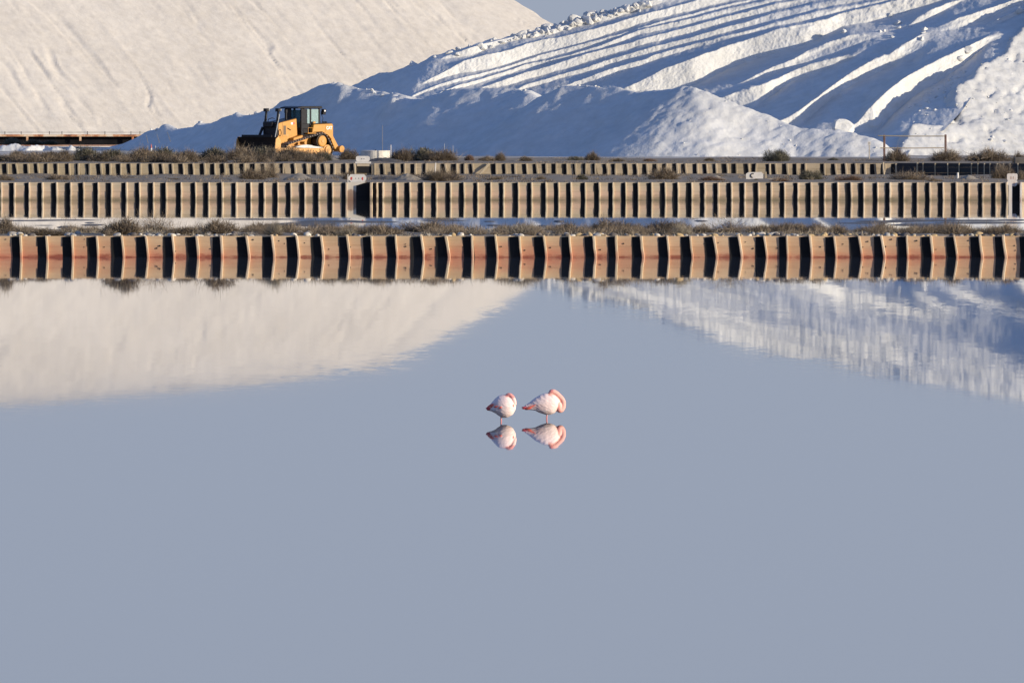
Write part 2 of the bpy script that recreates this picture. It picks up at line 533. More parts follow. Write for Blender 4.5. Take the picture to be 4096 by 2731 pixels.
def wall(name, label, cat, D, posts, gaps, z0, courses, pw, pd, ztop, mp, mw, seed, lean, drop=(), over=0.01, span=(2, 4), dy_dx=0.0, shade_w=0.0, tilt=0.0, jig=0.0):
    r = random.Random(seed)
    xs = [X(x, D) for x in posts]
    root = empty(name, (0, D, 0))
    tag(root, label, cat)
    meshes = []
    for k in range(8):
        meshes.append(post_mesh('post', pw, pd, z0, ztop + over + r.uniform(-0.02, 0.02),
                                r.uniform(*lean), r.uniform(-0.012, 0.02), mp, seed * 31 + k))
    x0 = xs[0] - 0.5
    for i, x in enumerate(xs):
        if i in drop: continue
        o = link('post', meshes[r.randrange(8)], root, (x, dy_dx * (x - x0) - 0.024, 0), (0, tilt * min(1.0, max(0.0, x / 27.2 + 0.5)) * r.uniform(0.6, 1.3) + r.uniform(-jig, jig), r.uniform(-0.05, 0.05)))
        o.scale = (r.uniform(0.85, 1.2), r.uniform(0.9, 1.1), 1)
        if shade_w and not any(abs(x - gb) < 1e-3 for ga, gb in gaps):                       # post's cast shadow, put in as a black board beside every post
            w_ = shade_w * r.uniform(0.85, 1.12)
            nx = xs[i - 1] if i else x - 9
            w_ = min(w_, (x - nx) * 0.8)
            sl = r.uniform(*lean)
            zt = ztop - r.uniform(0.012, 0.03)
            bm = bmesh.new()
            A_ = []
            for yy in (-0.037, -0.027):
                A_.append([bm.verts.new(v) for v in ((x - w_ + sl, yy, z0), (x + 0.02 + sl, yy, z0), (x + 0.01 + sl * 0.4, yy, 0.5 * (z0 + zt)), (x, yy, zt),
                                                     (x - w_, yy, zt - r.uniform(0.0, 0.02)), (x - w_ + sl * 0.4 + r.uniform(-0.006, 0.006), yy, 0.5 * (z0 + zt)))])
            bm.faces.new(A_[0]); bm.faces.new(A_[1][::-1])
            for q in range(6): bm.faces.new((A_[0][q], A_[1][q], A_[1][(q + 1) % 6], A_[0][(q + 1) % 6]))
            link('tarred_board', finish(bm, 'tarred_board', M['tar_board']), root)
    # planks run behind the posts, butted at a post
    ends = [xs[0] - 3.0] + xs + [xs[-1] + 3.0]
    for (za, zb) in courses:
        i = 0
        while i < len(ends) - 1:
            skip = [gb for ga, gb in gaps if ga - 1e-6 <= ends[i] < gb - 1e-6]
            if skip:
                i = min(k for k in range(len(ends)) if ends[k] >= skip[0] - 1e-6)
                continue
            j = min(len(ends) - 1, i + r.randint(*span))
            for (ga, gb) in gaps:
                if ends[i] < ga - 1e-6 < ends[j]:
                    j = max(k for k in range(i + 1, len(ends)) if ends[k] <= ga + 1e-6)
            xa, xb = ends[i], ends[j]
            if True:
                bm = bmesh.new()
                nseg = max(2, int((xb - xa) / 0.4))
                off = r.uniform(-0.006, 0.006)
                t0, t1 = r.uniform(-0.008, 0.004), r.uniform(-0.010, 0.002)
                rows = []
                for k in range(nseg + 1):
                    x = xa + 0.004 + (xb - xa - 0.008) * k / nseg
                    wv = r.uniform(-0.005, 0.005); yb = dy_dx * (x - x0)
                    rows.append([bm.verts.new(v) for v in ((x, yb + off - 0.022 + t0, za + 0.0015 + 0.3 * wv), (x, yb + off - 0.022 + t1, zb - 0.0015 + 0.3 * wv),
                                                           (x, yb + off + 0.022, zb - 0.0015 + 0.3 * wv), (x, yb + off + 0.022, za + 0.0015 + 0.3 * wv))])
                for a, c in zip(rows, rows[1:]):
                    for q in range(4):
                        bm.faces.new((a[q], a[(q + 1) % 4], c[(q + 1) % 4], c[q]))
                bm.faces.new(rows[0]); bm.faces.new(rows[-1][::-1])
                link('plank', finish(bm, 'plank', mw), root)
            i = j
    return root, xs

posts1 = [-16, 82.6, 185, 289, 387, 487, 584, 690, 787, 886, 987, 1088, 1188, 1285, 1390, 1487, 1584, 1687, 1786, 1891, 1983, 2080, 2177, 2281, 2376, 2469, 2567, 2672, 2765, 2859, 2959, 3060, 3151, 3244, 3340, 3439, 3530, 3632, 3728, 3822, 3922, 4017, 4112]
posts2 = [5, 58, 117, 170, 227, 283, 334, 393, 446, 506, 558, 614, 665, 725, 782, 835, 889, 945, 1003, 1057, 1111, 1163, 1219, 1276, 1330, 1384, 1486, 1508, 1532, 1588, 1639, 1694, 1746, 1802, 1856, 1911, 1963, 2015, 2073, 2127, 2184, 2234, 2284, 2341, 2397, 2452, 2503, 2553, 2607, 2661, 2712, 2767, 2819, 2873, 2926, 2979, 3034, 3085, 3138, 3192, 3244, 3298, 3351, 3404, 3455, 3510, 3560, 3615, 3669, 3719, 3772, 3825, 3875, 3931, 3984, 4026, 4090, 4150]
posts3 = [26, 67, 108, 153, 195, 232, 275, 318, 358, 402, 440, 482, 524, 565, 612, 650, 691, 730, 770, 815, 856, 897, 937, 977, 1018, 1060, 1101, 1136, 1180, 1227, 1264, 1301, 1336, 1381, 1416, 1496, 1537, 1578, 1618, 1660, 1707, 1783, 1824, 1862, 1892, 1981, 2023, 2062, 2105, 2147, 2186, 2224, 2267, 2305, 2345, 2385, 2426, 2460, 2507, 2546, 2585, 2625, 2665, 2705, 2743, 2786, 2826, 2867, 2904, 2944, 2991, 3023, 3078, 3100, 3147, 3188, 3219, 3296, 3341, 3381, 3421, 3461, 3497, 3539, 3580, 3620, 3655]

# the walls go on past both edges of the picture
posts1 = [posts1[0] - 99 * k for k in range(12, 0, -1)] + posts1 + [posts1[-1] + 99 * k for k in range(1, 13)]
posts2 = [posts2[0] - 55 * k for k in range(20, 0, -1)] + posts2 + [posts2[-1] + 55 * k for k in range(1, 21)]
posts3 = [posts3[0] - 42 * k for k in range(24, 0, -1)] + posts3
wall1, xs1 = wall('timber_wall', 'nearest low timber wall of pale planks and posts, stained red along the waterline', 'retaining wall',
     D1, posts1, [], -0.25, [(-0.20, 0.29), (0.29, Z1)], 0.068, 0.118, Z1, M['post'], M['plank'], 5, (0.0, 0.075), over=0.03, span=(2, 4), shade_w=0.265, tilt=-0.07)
g2a = (X(1384, D2), X(1486, D2)); g2b = (X(4026, D2), X(4090, D2))
wall2, xs2 = wall('timber_wall', 'middle timber wall of close set posts and grey brown planks standing behind the second pan', 'retaining wall',
     D2, posts2, [g2a, g2b], -0.2, [(-0.16, 0.10), (0.10, 0.34), (0.34, 0.58), (0.58, Z2)], 0.07, 0.085, Z2, M['post2'], M['plank2'], 6, (-0.01, 0.025), over=0.005, span=(2, 5), shade_w=0.205)
g3 = (X(1416, D3), X(1496, D3))
wall3, xs3 = wall('timber_wall', 'farthest timber wall of short leaning stakes and dull planks along the back bank', 'retaining wall',
     D3, posts3, [g3], 0.12, [(0.16, 0.46), (0.46, 0.71), (0.71, Z3T)], 0.095, 0.085, Z3T, M['post3'], M['plank3'], 7, (-0.02, 0.11), over=0.01, span=(2, 5), shade_w=0.20, jig=0.05)

# bolt heads on the near wall
bm = bmesh.new(); bm_tube(bm, [(0, 0, 0), (0, -0.02, 0)], 0.021, 8)
bolt = finish(bm, 'bolt_head', M['dark'])
rb = random.Random(3)
for i in range(len(xs1) - 1):
    for k in range(rb.choice((0, 1, 1, 2))):
        x = xs1[i] + 0.07 + rb.uniform(0, 0.30)
        link('bolt_head', bolt, wall1, (x, -0.026, rb.uniform(0.12, 0.48)), sc=(rb.uniform(0.6, 1.1),) * 3)

# turned piece of the far wall at the right, its face away from the sun
DT = D3 - 0.3
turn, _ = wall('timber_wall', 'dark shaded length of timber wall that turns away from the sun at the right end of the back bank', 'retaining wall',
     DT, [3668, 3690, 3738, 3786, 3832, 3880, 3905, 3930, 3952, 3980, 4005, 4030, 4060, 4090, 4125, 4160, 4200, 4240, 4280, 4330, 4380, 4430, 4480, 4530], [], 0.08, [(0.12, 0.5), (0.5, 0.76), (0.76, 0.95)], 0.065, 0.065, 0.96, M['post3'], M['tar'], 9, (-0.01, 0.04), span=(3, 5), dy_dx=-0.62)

# a broken stake leaning against the far wall
o = link('fallen_stake', None, None)
bpy.data.objects.remove(o)
bm = bmesh.new(); bm_box(bm, (0, 0, 0), (0.11, 0.08, 0.80))
fs = link('leaning_stake', finish(bm, 'leaning_stake', M['post3'], bevel=0.012), None, (X(1935, D3 - 0.25), D3 - 0.22, 0.63), (R(-16), R(40), 0))
tag(fs, 'loose stake leaning steeply to the right against the far timber wall', 'stake')

# ------------------------------------------------------------------ sluice gates
def panel(pts, th, name, m, parent, y=0.0, bev=0.0):
    bm = bmesh.new(); bm_prism(bm, pts, y, y + th, 'y')
    return link(name, finish(bm, name, m, bevel=bev), parent)

def rel(xp, yp, x0, D):      # photograph pixel -> offset from the gate's base
    p = P(xp, yp, D); return (p.x - x0, p.z)

# gate in the second wall
x0 = X(1430, D2)
gt = empty('sluice_gate', (x0, D2, 0))
tag(gt, 'white eight sided sluice gate head with two red marks in the middle timber wall', 'sluice gate')
yb = -0.06
DG = D2 + yb
head = [rel(a, b_, x0, DG) for a, b_ in ((1394, 708), (1402, 696), (1456, 696), (1465, 706), (1465, 716), (1458, 727), (1404, 727), (1394, 717))]
hd = panel(head, 0.07, 'gate_head', M['white_paint'], gt, yb - 0.004)
xl, zl_ = rel(1388, 727.5, x0, DG); xr, _z = rel(1482, 727.5, x0, DG); xm, zm_ = rel(1424.5, 741, x0, DG)
body = [(xl, -0.3), (xm, -0.3), (xm, zm_), (xr - 0.16, zl_), (xl, zl_)]
shade_pts = [(xm + 0.002, -0.3), (xr, -0.3), (xr, zl_), (xr - 0.158, zl_), (xm + 0.002, zm_ - 0.002)]
m_, nt_, b_ = mat('gate_board')
n_ = noise(nt_, 3.0, 5, 0.65, sc=(1, 1, 0.5))
g_ = nt_.nodes.new('ShaderNodeNewGeometry'); s_ = nt_.nodes.new('ShaderNodeSeparateXYZ'); L(nt_, g_.outputs['Position'], s_.inputs[0])
zz_ = math_(nt_, 'ADD', s_.outputs[2], maprange(nt_, n_.outputs['Fac'], 0.3, 0.7, -0.12, 0.12))
L(nt_, ramp(nt_, zz_, [(0.0, (0.20, 0.11, 0.07)), (0.32, (0.30, 0.20, 0.14)), (0.40, (0.55, 0.47, 0.36)), (0.8, (0.60, 0.54, 0.45))]), b_.inputs['Base Color'])
b_.inputs['Roughness'].default_value = 0.85
M['gate_board'] = m_
panel(body, 0.06, 'gate_board', M['gate_board'], gt, yb)
panel(shade_pts, 0.03, 'dark_opening', M['tar_board'], gt, yb + 0.028)  # shadowed part of the gate, put in as a near-black panel
for sx, pts in ((1, ((1402, 708), (1408.5, 706.5), (1410, 712), (1406, 720), (1403, 719), (1401.5, 713))), (-1, ((1451, 707), (1453, 706.5), (1453, 719), (1449.5, 720), (1446, 714), (1447.5, 709)))):
    mk = panel([rel(a, b2, x0, DG) for a, b2 in pts], 0.004, 'red_mark', M['red_paint'], hd, yb - 0.0085)
for xp in (1422.5, 1434.5):
    q = rel(xp, 712.5, x0, DG); bm = bmesh.new(); bm_tube(bm, [(q[0], yb - 0.01, q[1]), (q[0], yb - 0.002, q[1])], 0.018, 8)
    link('bolt_hole', finish(bm, 'bolt_hole', M['dark']), hd)
for xp, w, dp in ((1386, 0.07, 0.12), (1484, 0.09, 0.36)):
    bm = bmesh.new(); bm_box(bm, (X(xp, D2) - x0, -dp / 2, 0.20), (w, dp, 1.0))
    link('side_cheek', finish(bm, 'side_cheek', M['plank2'], bevel=0.01), gt)
bm = bmesh.new(); bm_box(bm, (X(1392, D2) - x0, -0.10, Z2 + 0.14), (0.035, 0.04, 0.36))
link('gauge_post', finish(bm, 'gauge_post', M['white_paint']), gt)

# gate in the far wall
x0 = X(1454, D3)
gt = empty('sluice_gate', (x0, D3, Z3B))
tag(gt, 'plain white sluice gate head with clipped corners in the far wall below the round tank', 'sluice gate')
def rel3(xp, yp): p = P(xp, yp, D3); return (p.x - x0, p.z - Z3B)
hd = panel([rel3(*q) for q in ((1424, 627), (1430, 623), (1472, 623), (1479, 627), (1479, 640), (1473, 645), (1430, 645), (1424, 641))], 0.06, 'gate_head', M['white_paint'], gt, 0.02)
panel([rel3(*q) for q in ((1421, 645.5), (1484, 645.5), (1484, 652.5), (1421, 652.5))], 0.07, 'cross_board', M['white_paint'], gt, -0.05)
panel([rel3(*q) for q in ((1428, 653), (1484, 653), (1484, 664), (1428, 664))], 0.06, 'lintel_board', M['plank2'], gt, -0.02)
panel([rel3(*q) for q in ((1426, 664.4), (1486, 664.4), (1486, 690), (1426, 690))], 0.04, 'gate_board', M['tar_board'], gt, -0.012)  # black panel painted in place of the shadowed opening
for xp in (1421, 1490):
    bm = bmesh.new(); bm_box(bm, (X(xp, D3) - x0, 0.03, 0.15), (0.09, 0.2, 0.75))
    link('side_post', finish(bm, 'side_post', M['post3'], bevel=0.01), gt)
for xp in (1447, 1456):
    q = rel3(xp, 634.5); bm = bmesh.new(); bm_tube(bm, [(q[0], 0.012, q[1]), (q[0], 0.022, q[1])], 0.02, 8)
    link('bolt_hole', finish(bm, 'bolt_hole', M['dark']), hd)

# gate at the right end of the second wall
x0 = X(4050, D2)
gt = empty('sluice_gate', (x0, D2, 0))
tag(gt, 'rust streaked round cornered white sluice gate head at the right end of the middle wall', 'sluice gate')
DG = D2 - 0.05
m_, nt_, b_ = mat('rust_streaked_paint')
n_ = noise(nt_, 1.0, 5, 0.65, sc=(11, 1, 2.0))
L(nt_, ramp(nt_, n_.outputs['Fac'], [(0.30, (0.26, 0.10, 0.05)), (0.42, (0.60, 0.50, 0.42)), (0.6, (0.66, 0.60, 0.53))]), b_.inputs['Base Color'])
b_.inputs['Roughness'].default_value = 0.8
M['rust_white'] = m_
hd = panel([rel(a, c, x0, DG) for a, c in ((4028, 697), (4032, 693), (4066, 693), (4070, 697), (4070, 716), (4066, 721), (4070, 726), (4068, 738), (4060, 745), (4036, 742), (4028, 734), (4029, 724), (4032, 721), (4028, 716))], 0.06, 'gate_head', M['rust_white'], gt, -0.07)
for xp in (4044, 4053):
    q = rel(xp, 708, x0, DG); bm = bmesh.new(); bm_box(bm, (q[0], -0.0725, q[1] - 0.02), (0.02, 0.006, 0.11))
    link('rust_slot', finish(bm, 'rust_slot', M['rust']), hd)
panel([(X(4034, D2) - x0, -0.3), (X(4049, D2) - x0, -0.3), (X(4049, D2) - x0, 0.655), (X(4034, D2) - x0, 0.655)], 0.05, 'gate_stem', M['rust_white'], gt, -0.068)
panel([(X(4050, D2) - x0, -0.3), (X(4088, D2) - x0, -0.3), (X(4088, D2) - x0, 0.62), (X(4050, D2) - x0, 0.62)], 0.03, 'gate_board', M['tar_board'], gt, -0.035)  # near-black panel standing in for the shade beside the lit stem
bm = bmesh.new(); bm_box(bm, (X(4083, D2) - x0, -0.10, 0.22), (0.09, 0.22, 1.0))
link('side_cheek', finish(bm, 'side_cheek', M['rust_white'], bevel=0.01), gt)

# old gate board left standing on the middle bank
q = PD(3020, 716, 0.60)
ob = empty('discarded_gate_board', q)
tag(ob, 'whitish gate board with a dark curved hole left standing on the middle bank', 'board')
def rel4(xp, yp): p = P(xp, yp, q.y); return (p.x - q.x, p.z - q.z)
panel([rel4(*p_) for p_ in ((2984, 694), (2993, 688), (3046, 687), (3053, 694), (3053, 718), (2984, 720))], 0.06, 'board', M['white_paint'], ob)
bm = bmesh.new()
cc = rel4(3011, 701)
bm_tube(bm, [(cc[0] + 0.085 * math.cos(t), -0.006, cc[1] + 0.085 * math.sin(t)) for t in np.linspace(R(60), R(270), 9)], 0.022, 6)
link('hole', finish(bm, 'hole', M['dark']), ob)
bm = bmesh.new(); cc = rel4(3062, 702); bm_box(bm, (cc[0], 0.02, cc[1]), (0.09, 0.08, 0.34)); cc = rel4(3080, 714); bm_box(bm, (cc[0], -0.05, cc[1]), (0.26, 0.1, 0.05))
link('frame_post', finish(bm, 'frame_post', M['post3'], bevel=0.01), ob)

# ------------------------------------------------------------------ old salt mountain at the left
TAN = 0.64
def left_mound():
    xs = np.arange(-80, 22, 0.15); ys = np.arange(862, 975, 0.22)
    XX, YY = np.meshgrid(xs, ys)
    E = np.array([-12.0, 936.0]); al = R(33)
    dv = np.array([math.cos(al), math.sin(al)])           # along the crest, to the right and away
    nv = np.array([math.sin(al), -math.cos(al)])          # the way the long face looks
    t = (XX - E[0]) * dv[0] + (YY - E[1]) * dv[1]
    q = (XX - E[0]) * nv[0] + (YY - E[1]) * nv[1]
    d = np.hypot(q, np.maximum(t, 0))
    ang = np.where(t > 0, np.arctan2(t, np.abs(q) + 1e-6) * 15, t)   # arc position across the face
    tn = np.maximum(-t, 0)
    top = 16.1 + 0.8 * (1 - np.exp(-tn / 5.0)) + 0.05 * tn
    z = np.minimum(top, 19.5) - 0.645 * (np.sqrt(d * d + 25.0) - 5.0) + 0.06 * fbm(t * 0.15, q * 0.15, 3, 3)
    # rills that run straight down the face
    w = fbm(ang * 0.42 + 0.5 * fbm(ang * 0.25, d * 0.10, 8, 2), d * 0.030, 51, 4)
    w2 = fbm(ang * 2.4 + 0.4 * fbm(ang * 0.5, d * 0.22, 9, 2), d * 0.085, 52, 4)
    am = 0.5 + 1.0 * vnoise(ang * 0.18, d * 0.09, 58)
    w3 = fbm(ang * 0.6 + 0.9 * fbm(ang * 0.35, d * 0.10, 10, 3), d * 0.05, 60, 4)
    gate = sstep(0.25, 0.7, vnoise(ang * 0.5, d * 0.11, 61))
    groove = -np.maximum(0, 0.10 - np.abs(w3)) * 1.15 * gate + np.maximum(0, 0.06 - np.abs(w3 - 0.12)) * 0.9 * gate
    rill = groove - np.abs(w) ** 0.8 * 0.13 * am + 0.06 * w2 * (1.6 - am)
    z = z + (rill + 0.035 * fbm(XX * 1.3, YY * 1.3, 57, 3)) * sstep(0, 3, d)
    return XX, YY, z
XX, YY, ZZ = left_mound()
o = link('salt_heap', grid_mesh('old_salt_heap', XX, YY, ZZ, M['salt_old'], keep=ZZ > ZS - 0.6))
tag(o, 'huge cream coloured salt mountain with rills down its face, filling the upper left', 'salt heap')

# ------------------------------------------------------------------ terraced salt mountain at the right
SKY_X = [1300, 1387, 1450, 1515, 1570, 1625, 1680, 1736, 1787, 1850, 1923, 2050, 2200, 2321, 2440, 2559, 2700, 2960, 3483, 4096, 5400]
SKY_Y = [372, 351, 322, 293, 283, 268, 246, 221, 208, 190, 170, 138, 106, 72, 45, 6, -50, -140, -245, -365, -520]
CREST = [(330, 606, 829), (434, 592, 826), (510, 572, 824), (587, 540, 822), (612, 518, 821.5), (653, 511, 820.5), (714, 513, 819), (791, 501, 817), (867, 482, 815.5), (918, 484, 814.5),
         (939, 462, 814), (964, 467, 813.5), (1046, 452, 811.5), (1122, 428, 810), (1200, 386, 808.5), (1264, 350, 807), (1315, 339, 806), (1379, 353, 804.7),
         (1472, 357, 803), (1557, 377, 801.3), (1583, 372, 800.8), (1625, 388, 800), (1668, 393, 799.2), (1706, 401, 798.5), (1757, 379, 798), (1829, 354, 797), (1908, 351, 796),
         (2008, 351, 795), (2060, 361, 794.5), (2100, 361, 793.6), (2130, 376, 792.4), (2150, 388, 791.8)]
CREST2 = [(2161, 394, 789.4), (2198, 371, 788.8), (2270, 341, 788.1), (2355, 339, 787.1), (2449, 354, 785.4), (2568, 369, 783.4), (2640, 358, 782), (2695, 350, 780.8), (2738, 340, 779.8), (2768, 348, 779.4),
          (2887, 390, 779), (3001, 433, 778.4), (3096, 477, 777.6), (3194, 510, 776.8), (3351, 516, 776), (3411, 529, 775.5), (3479, 549, 775), (3521, 592, 774.5)]
BUMPS = [(1580, 378, 798.6, 0.75, 0.9), (1330, 346, 804.6, 0.35, 0.8), (1365, 352, 803.6, 0.3, 0.7), (1690, 398, 797.2, 0.30, 0.6), (940, 468, 812.8, 0.40, 0.5), (660, 512, 819.6, 0.45, 0.5), (870, 486, 814.0, 0.28, 0.5), (790, 504, 816.2, 0.22, 0.5), (2470, 352, 785.0, 0.12, 0.5), (1120, 430, 809.2, 0.2, 0.6)]
cx = [c[0] for c in CREST + CREST2]; cy = [c[1] for c in CREST + CREST2]

BANDS = [  # upper edge, lower edge of the steep cut faces, read off the photograph
 ([(1770,232),(1901,185),(2050,150),(2200,122),(2313,86),(2440,60),(2559,14),(2653,-8)], [(1770,238),(1901,221),(1961,185),(2100,151),(2200,140),(2313,104),(2440,76),(2525,51),(2653,13)]),
 ([(1689,336),(1753,304),(1816,272),(1863,238),(2050,198),(2100,178),(2200,157),(2313,132),(2423,104),(2525,72),(2653,40),(2797,2),(3100,-85),(3600,-210)], [(1689,336),(1753,318),(1838,293),(1965,276),(2100,230),(2206,203),(2355,164),(2470,123),(2653,68),(2797,36),(2925,8),(3100,-40),(3600,-160)]),
 ([(1629,400),(1659,376),(1731,349),(1838,315),(2008,272),(2135,228),(2206,206),(2355,170),(2568,110),(2695,72),(2801,46),(2993,-2),(3200,-50),(3600,-140)], [(1629,402),(1668,380),(1731,356),(1838,327),(2008,282),(2135,243),(2206,225),(2355,187),(2568,117),(2695,85),(2823,55),(2993,13),(3200,-30),(3600,-110)]),
 ([(1757,374),(1829,344),(2008,293),(2100,257),(2270,221),(2398,183),(2525,130),(2738,79),(2950,26),(3060,0),(3300,-50),(3600,-105)], [(1757,380),(1838,353),(2008,304),(2100,274),(2270,232),(2398,200),(2525,149),(2738,100),(2950,47),(3100,13),(3300,-28),(3600,-80)]),
 ([(1914,353),(2050,310),(2100,289),(2206,259),(2342,215),(2525,170),(2738,112),(2950,57),(3100,16),(3220,-12),(3600,-85)], [(1914,356),(2008,351),(2100,321),(2206,289),(2355,247),(2525,193),(2738,136),(2950,79),(3100,46),(3309,10),(3600,-50)]),
 ([(2067,361),(2100,340),(2240,298),(2355,268),(2525,212),(2738,155),(2950,96),(3100,50),(3230,20),(3600,-60)], [(2067,366),(2100,357),(2240,312),(2355,283),(2525,236),(2695,187),(2950,119),(3096,84),(3309,30),(3394,14),(3600,-35)]),
 ([(2270,340),(2330,315),(2440,278),(2568,240),(2644,210),(2759,179),(2950,132),(3100,90),(3309,34),(3394,21),(3521,0),(3700,-30)], [(2270,343),(2376,338),(2483,289),(2631,238),(2780,189),(2950,157),(3000,132),(3096,108),(3224,85),(3334,55),(3457,26),(3555,2),(3700,-20)]),
 ([(2500,353),(2568,323),(2653,278),(2823,215),(2950,174),(3035,142),(3100,118),(3200,97),(3317,74),(3351,56),(3457,30),(3559,9),(3640,-4),(3800,-25)], [(2500,356),(2589,368),(2772,344),(2908,276),(2984,247),(3096,215),(3211,183),(3330,128),(3372,103),(3479,88),(3606,55),(3734,13),(3800,-5)]),
 ([(2960,335),(2997,315),(3050,285),(3100,264),(3164,238),(3266,183),(3351,153),(3436,136),(3504,145)], [(2960,338),(3000,333),(3057,312),(3100,292),(3245,247),(3351,221),(3449,170),(3504,151)]),
 ([(2870,398),(2887,389),(2972,353),(3035,344),(3069,321),(3110,316),(3190,272),(3283,242),(3377,225),(3410,228)], [(2870,400),(2920,430),(3001,440),(3096,376),(3151,332),(3266,287),(3330,268),(3410,230)]),
 ([(3120,492),(3134,485),(3224,425),(3309,361),(3436,272),(3521,217),(3555,221),(3606,179),(3683,140),(3710,122)], [(3120,506),(3198,506),(3287,425),(3372,361),(3479,306),(3564,264),(3649,242),(3691,213),(3710,160)]),
 ([(3627,109),(3691,51),(3819,4),(3900,-20)], [(3627,112),(3734,68),(3853,0),(3900,-16)]),
 ([(3405,520),(3423,506),(3479,425),(3564,353),(3649,293),(3759,234),(3861,191),(3946,145),(3960,142)], [(3405,530),(3521,527),(3555,468),(3649,389),(3776,310),(3861,253),(3934,190),(3960,146)]),
 ([(3755,106),(3819,77),(3946,38),(4057,0),(4200,-45)], [(3755,123),(3840,120),(3968,66),(4048,28),(4200,-20)]),
 ([(2640,-14),(2960,-132),(3483,-237),(4096,-357),(4300,-385)], [(2640,-9),(2960,-12),(3300,-30),(3483,-55),(4096,-165),(4300,-195)]),
 ([(3938,102),(4053,47),(4091,40),(4200,0)], [(3938,119),(3989,102),(4074,55),(4200,15)]),
]
RIDGE_X = (3653, 3776, 3827, 3838, 3925, 3989, 4053, 4096, 4250, 4600, 5400)
RIDGE_Y = (527, 483, 438, 365, 272, 221, 162, 111, -60, -160, -220)
def terraces():
    us = np.concatenate([np.arange(1310, 4240, 3.4), np.linspace(4250, 5400, 70)])
    S = np.interp(us, SKY_X, SKY_Y)
    S0 = S.copy()
    S = S + 8 * fbm(us * 0.025, us * 0, 77, 4)
    k = sstep(3100, 3480, us)
    B = (np.interp(us, cx, cy) + 50) * (1 - k) + 640 * k
    k = sstep(3600, 3680, us)
    B = B * (1 - k) + np.interp(us, (3600, 3653, 3776, 3850, 3925, 3989, 4053, 4096, 4250, 4600, 5400), (575, 562, 520, 440, 330, 262, 197, 145, -30, -130, -190)) * k
    B = np.maximum(B, S + 40)
    # depth profile on a regular grid of picture rows, summed from the foot upwards
    vs = np.arange(680, -560, -2.0)
    V = np.broadcast_to(vs[:, None], (len(vs), len(us)))
    dv = 0.5
    riser = np.zeros(V.shape); jump = np.zeros(V.shape)
    for k, (Up, Lo) in enumerate(BANDS):
        ux, uy = zip(*Up); lx, ly = zip(*Lo)
        a = np.interp(us, ux, uy); c = np.interp(us, lx, ly)
        a = np.minimum(a, c - 0.5)
        on = sstep(ux[0] - 8, ux[0] + 8, us) * (1 - sstep(ux[-1] - 8, ux[-1] + 8, us))
        soft = 2.0
        cov = sstep(a[None, :] - soft, a[None, :] + soft, V) * (1 - sstep(c[None, :] - soft, c[None, :] + soft, V)) * on[None, :]
        riser = np.maximum(riser, cov)
        g = np.exp(-0.5 * ((V - (a[None, :] - 2.5)) / 2.0) ** 2) / (2.0 * 2.5066) * 4.0 * on[None, :]
        jump += g * np.clip((c - a)[None, :] / 22.0, 0, 1.5)
    slope = (riser * RISER + (1 - riser) * TREAD + jump * BERM) * dv
    nv_, nu_ = V.shape
    # direction in which the terraces run, blended from the edges of the cuts
    num = np.zeros(V.shape); den = np.full(V.shape, 1e-4); num += 0.30 * 1e-4
    for k, (Up, Lo) in enumerate(BANDS):
        for E in (Up, Lo):
            ex, ey = zip(*E)
            e = np.interp(us, ex, ey); on = ((us >= ex[0] - 60) & (us <= ex[-1] + 60)).astype(float)
            es = np.convolve(np.pad(e, 12, mode='edge'), np.ones(25) / 25, mode='valid')
            g = np.clip(-np.gradient(es, us), 0.1, 1.1)
            w = np.exp(-0.5 * ((V - e[None, :]) / 16) ** 2) * on[None, :] + 1e-5
            num += w * g[None, :]; den += w
    mm = blur1(num / den, 4, 1)
    du = np.gradient(us)[None, :]
    sh = np.clip(mm * du / 2.0, 0, 8)                      # rows to climb per column
    kk = np.clip(KT * (mm - BASE), 0.10, 1.25)
    left = 1 - sstep(-50, 30, us[None, :] - (1660 + np.clip((345 - V) * 0.80, -40, 400)))
    kk = kk * (1 - left) - 1.1 * left
    tgt = kk * 0.0152 * du
    base0 = 826.0 - MEAN * (V - (340 - BASE * (us[None, :] - 1400))) / 4.0
    ii = np.arange(nv_)[:, None] + sh
    i0 = np.clip(np.floor(ii).astype(int), 0, nv_ - 2); fr = np.clip(ii - i0, 0, 1)
    i0 = i0[:, :-1]; fr = fr[:, :-1]
    cols = np.broadcast_to(np.arange(1, nu_)[None, :], i0.shape)
    f0 = (i0 * nu_ + cols).ravel(); f1 = f0 + nu_
    valid = (np.arange(nv_)[:, None] + sh < nv_ - 1)[:, :-1].astype(float) / np.maximum(1.0, du[:, :-1] / 3.4)
    LW, W0 = 3.0, 0.004
    def fwd(D):
        a = D[1:] - D[:-1]
        fl = D.ravel()
        b2 = ((fl[f0] * (1 - fr.ravel()) + fl[f1] * fr.ravel()).reshape(i0.shape) - D[:, :-1]) * valid * LW
        return a, b2, D * W0
    def adj(a, b2, c0):
        o = c0 * W0
        o[1:] += a; o[:-1] -= a
        bb = b2 * valid * LW
        o[:, :-1] -= bb
        br = bb.ravel()
        o += np.bincount(np.concatenate([f0, f1]), np.concatenate([br * (1 - fr.ravel()), br * fr.ravel()]), minlength=nv_ * nu_).reshape(nv_, nu_)
        return o
    ra, rb_, rc = slope[:-1] + 0.0, tgt[:, :-1] * valid * LW, base0 * W0
    D = base0.copy()
    a, b2, c0 = fwd(D)
    r = adj(ra - a, rb_ - b2, rc - c0)
    p_ = r.copy(); rs = float((r * r).sum())
    for _ in range(170):
        a, b2, c0 = fwd(p_)
        al = rs / float((a * a).sum() + (b2 * b2).sum() + (c0 * c0).sum())
        D += al * p_
        r -= al * adj(a, b2, c0)
        rn = float((r * r).sum()); p_ = r + (rn / rs) * p_; rs = rn
    ramp_ = np.arange(nv_)[:, None] * 0.012
    Dint = np.maximum.accumulate(D - ramp_, axis=0) + ramp_      # no overhangs
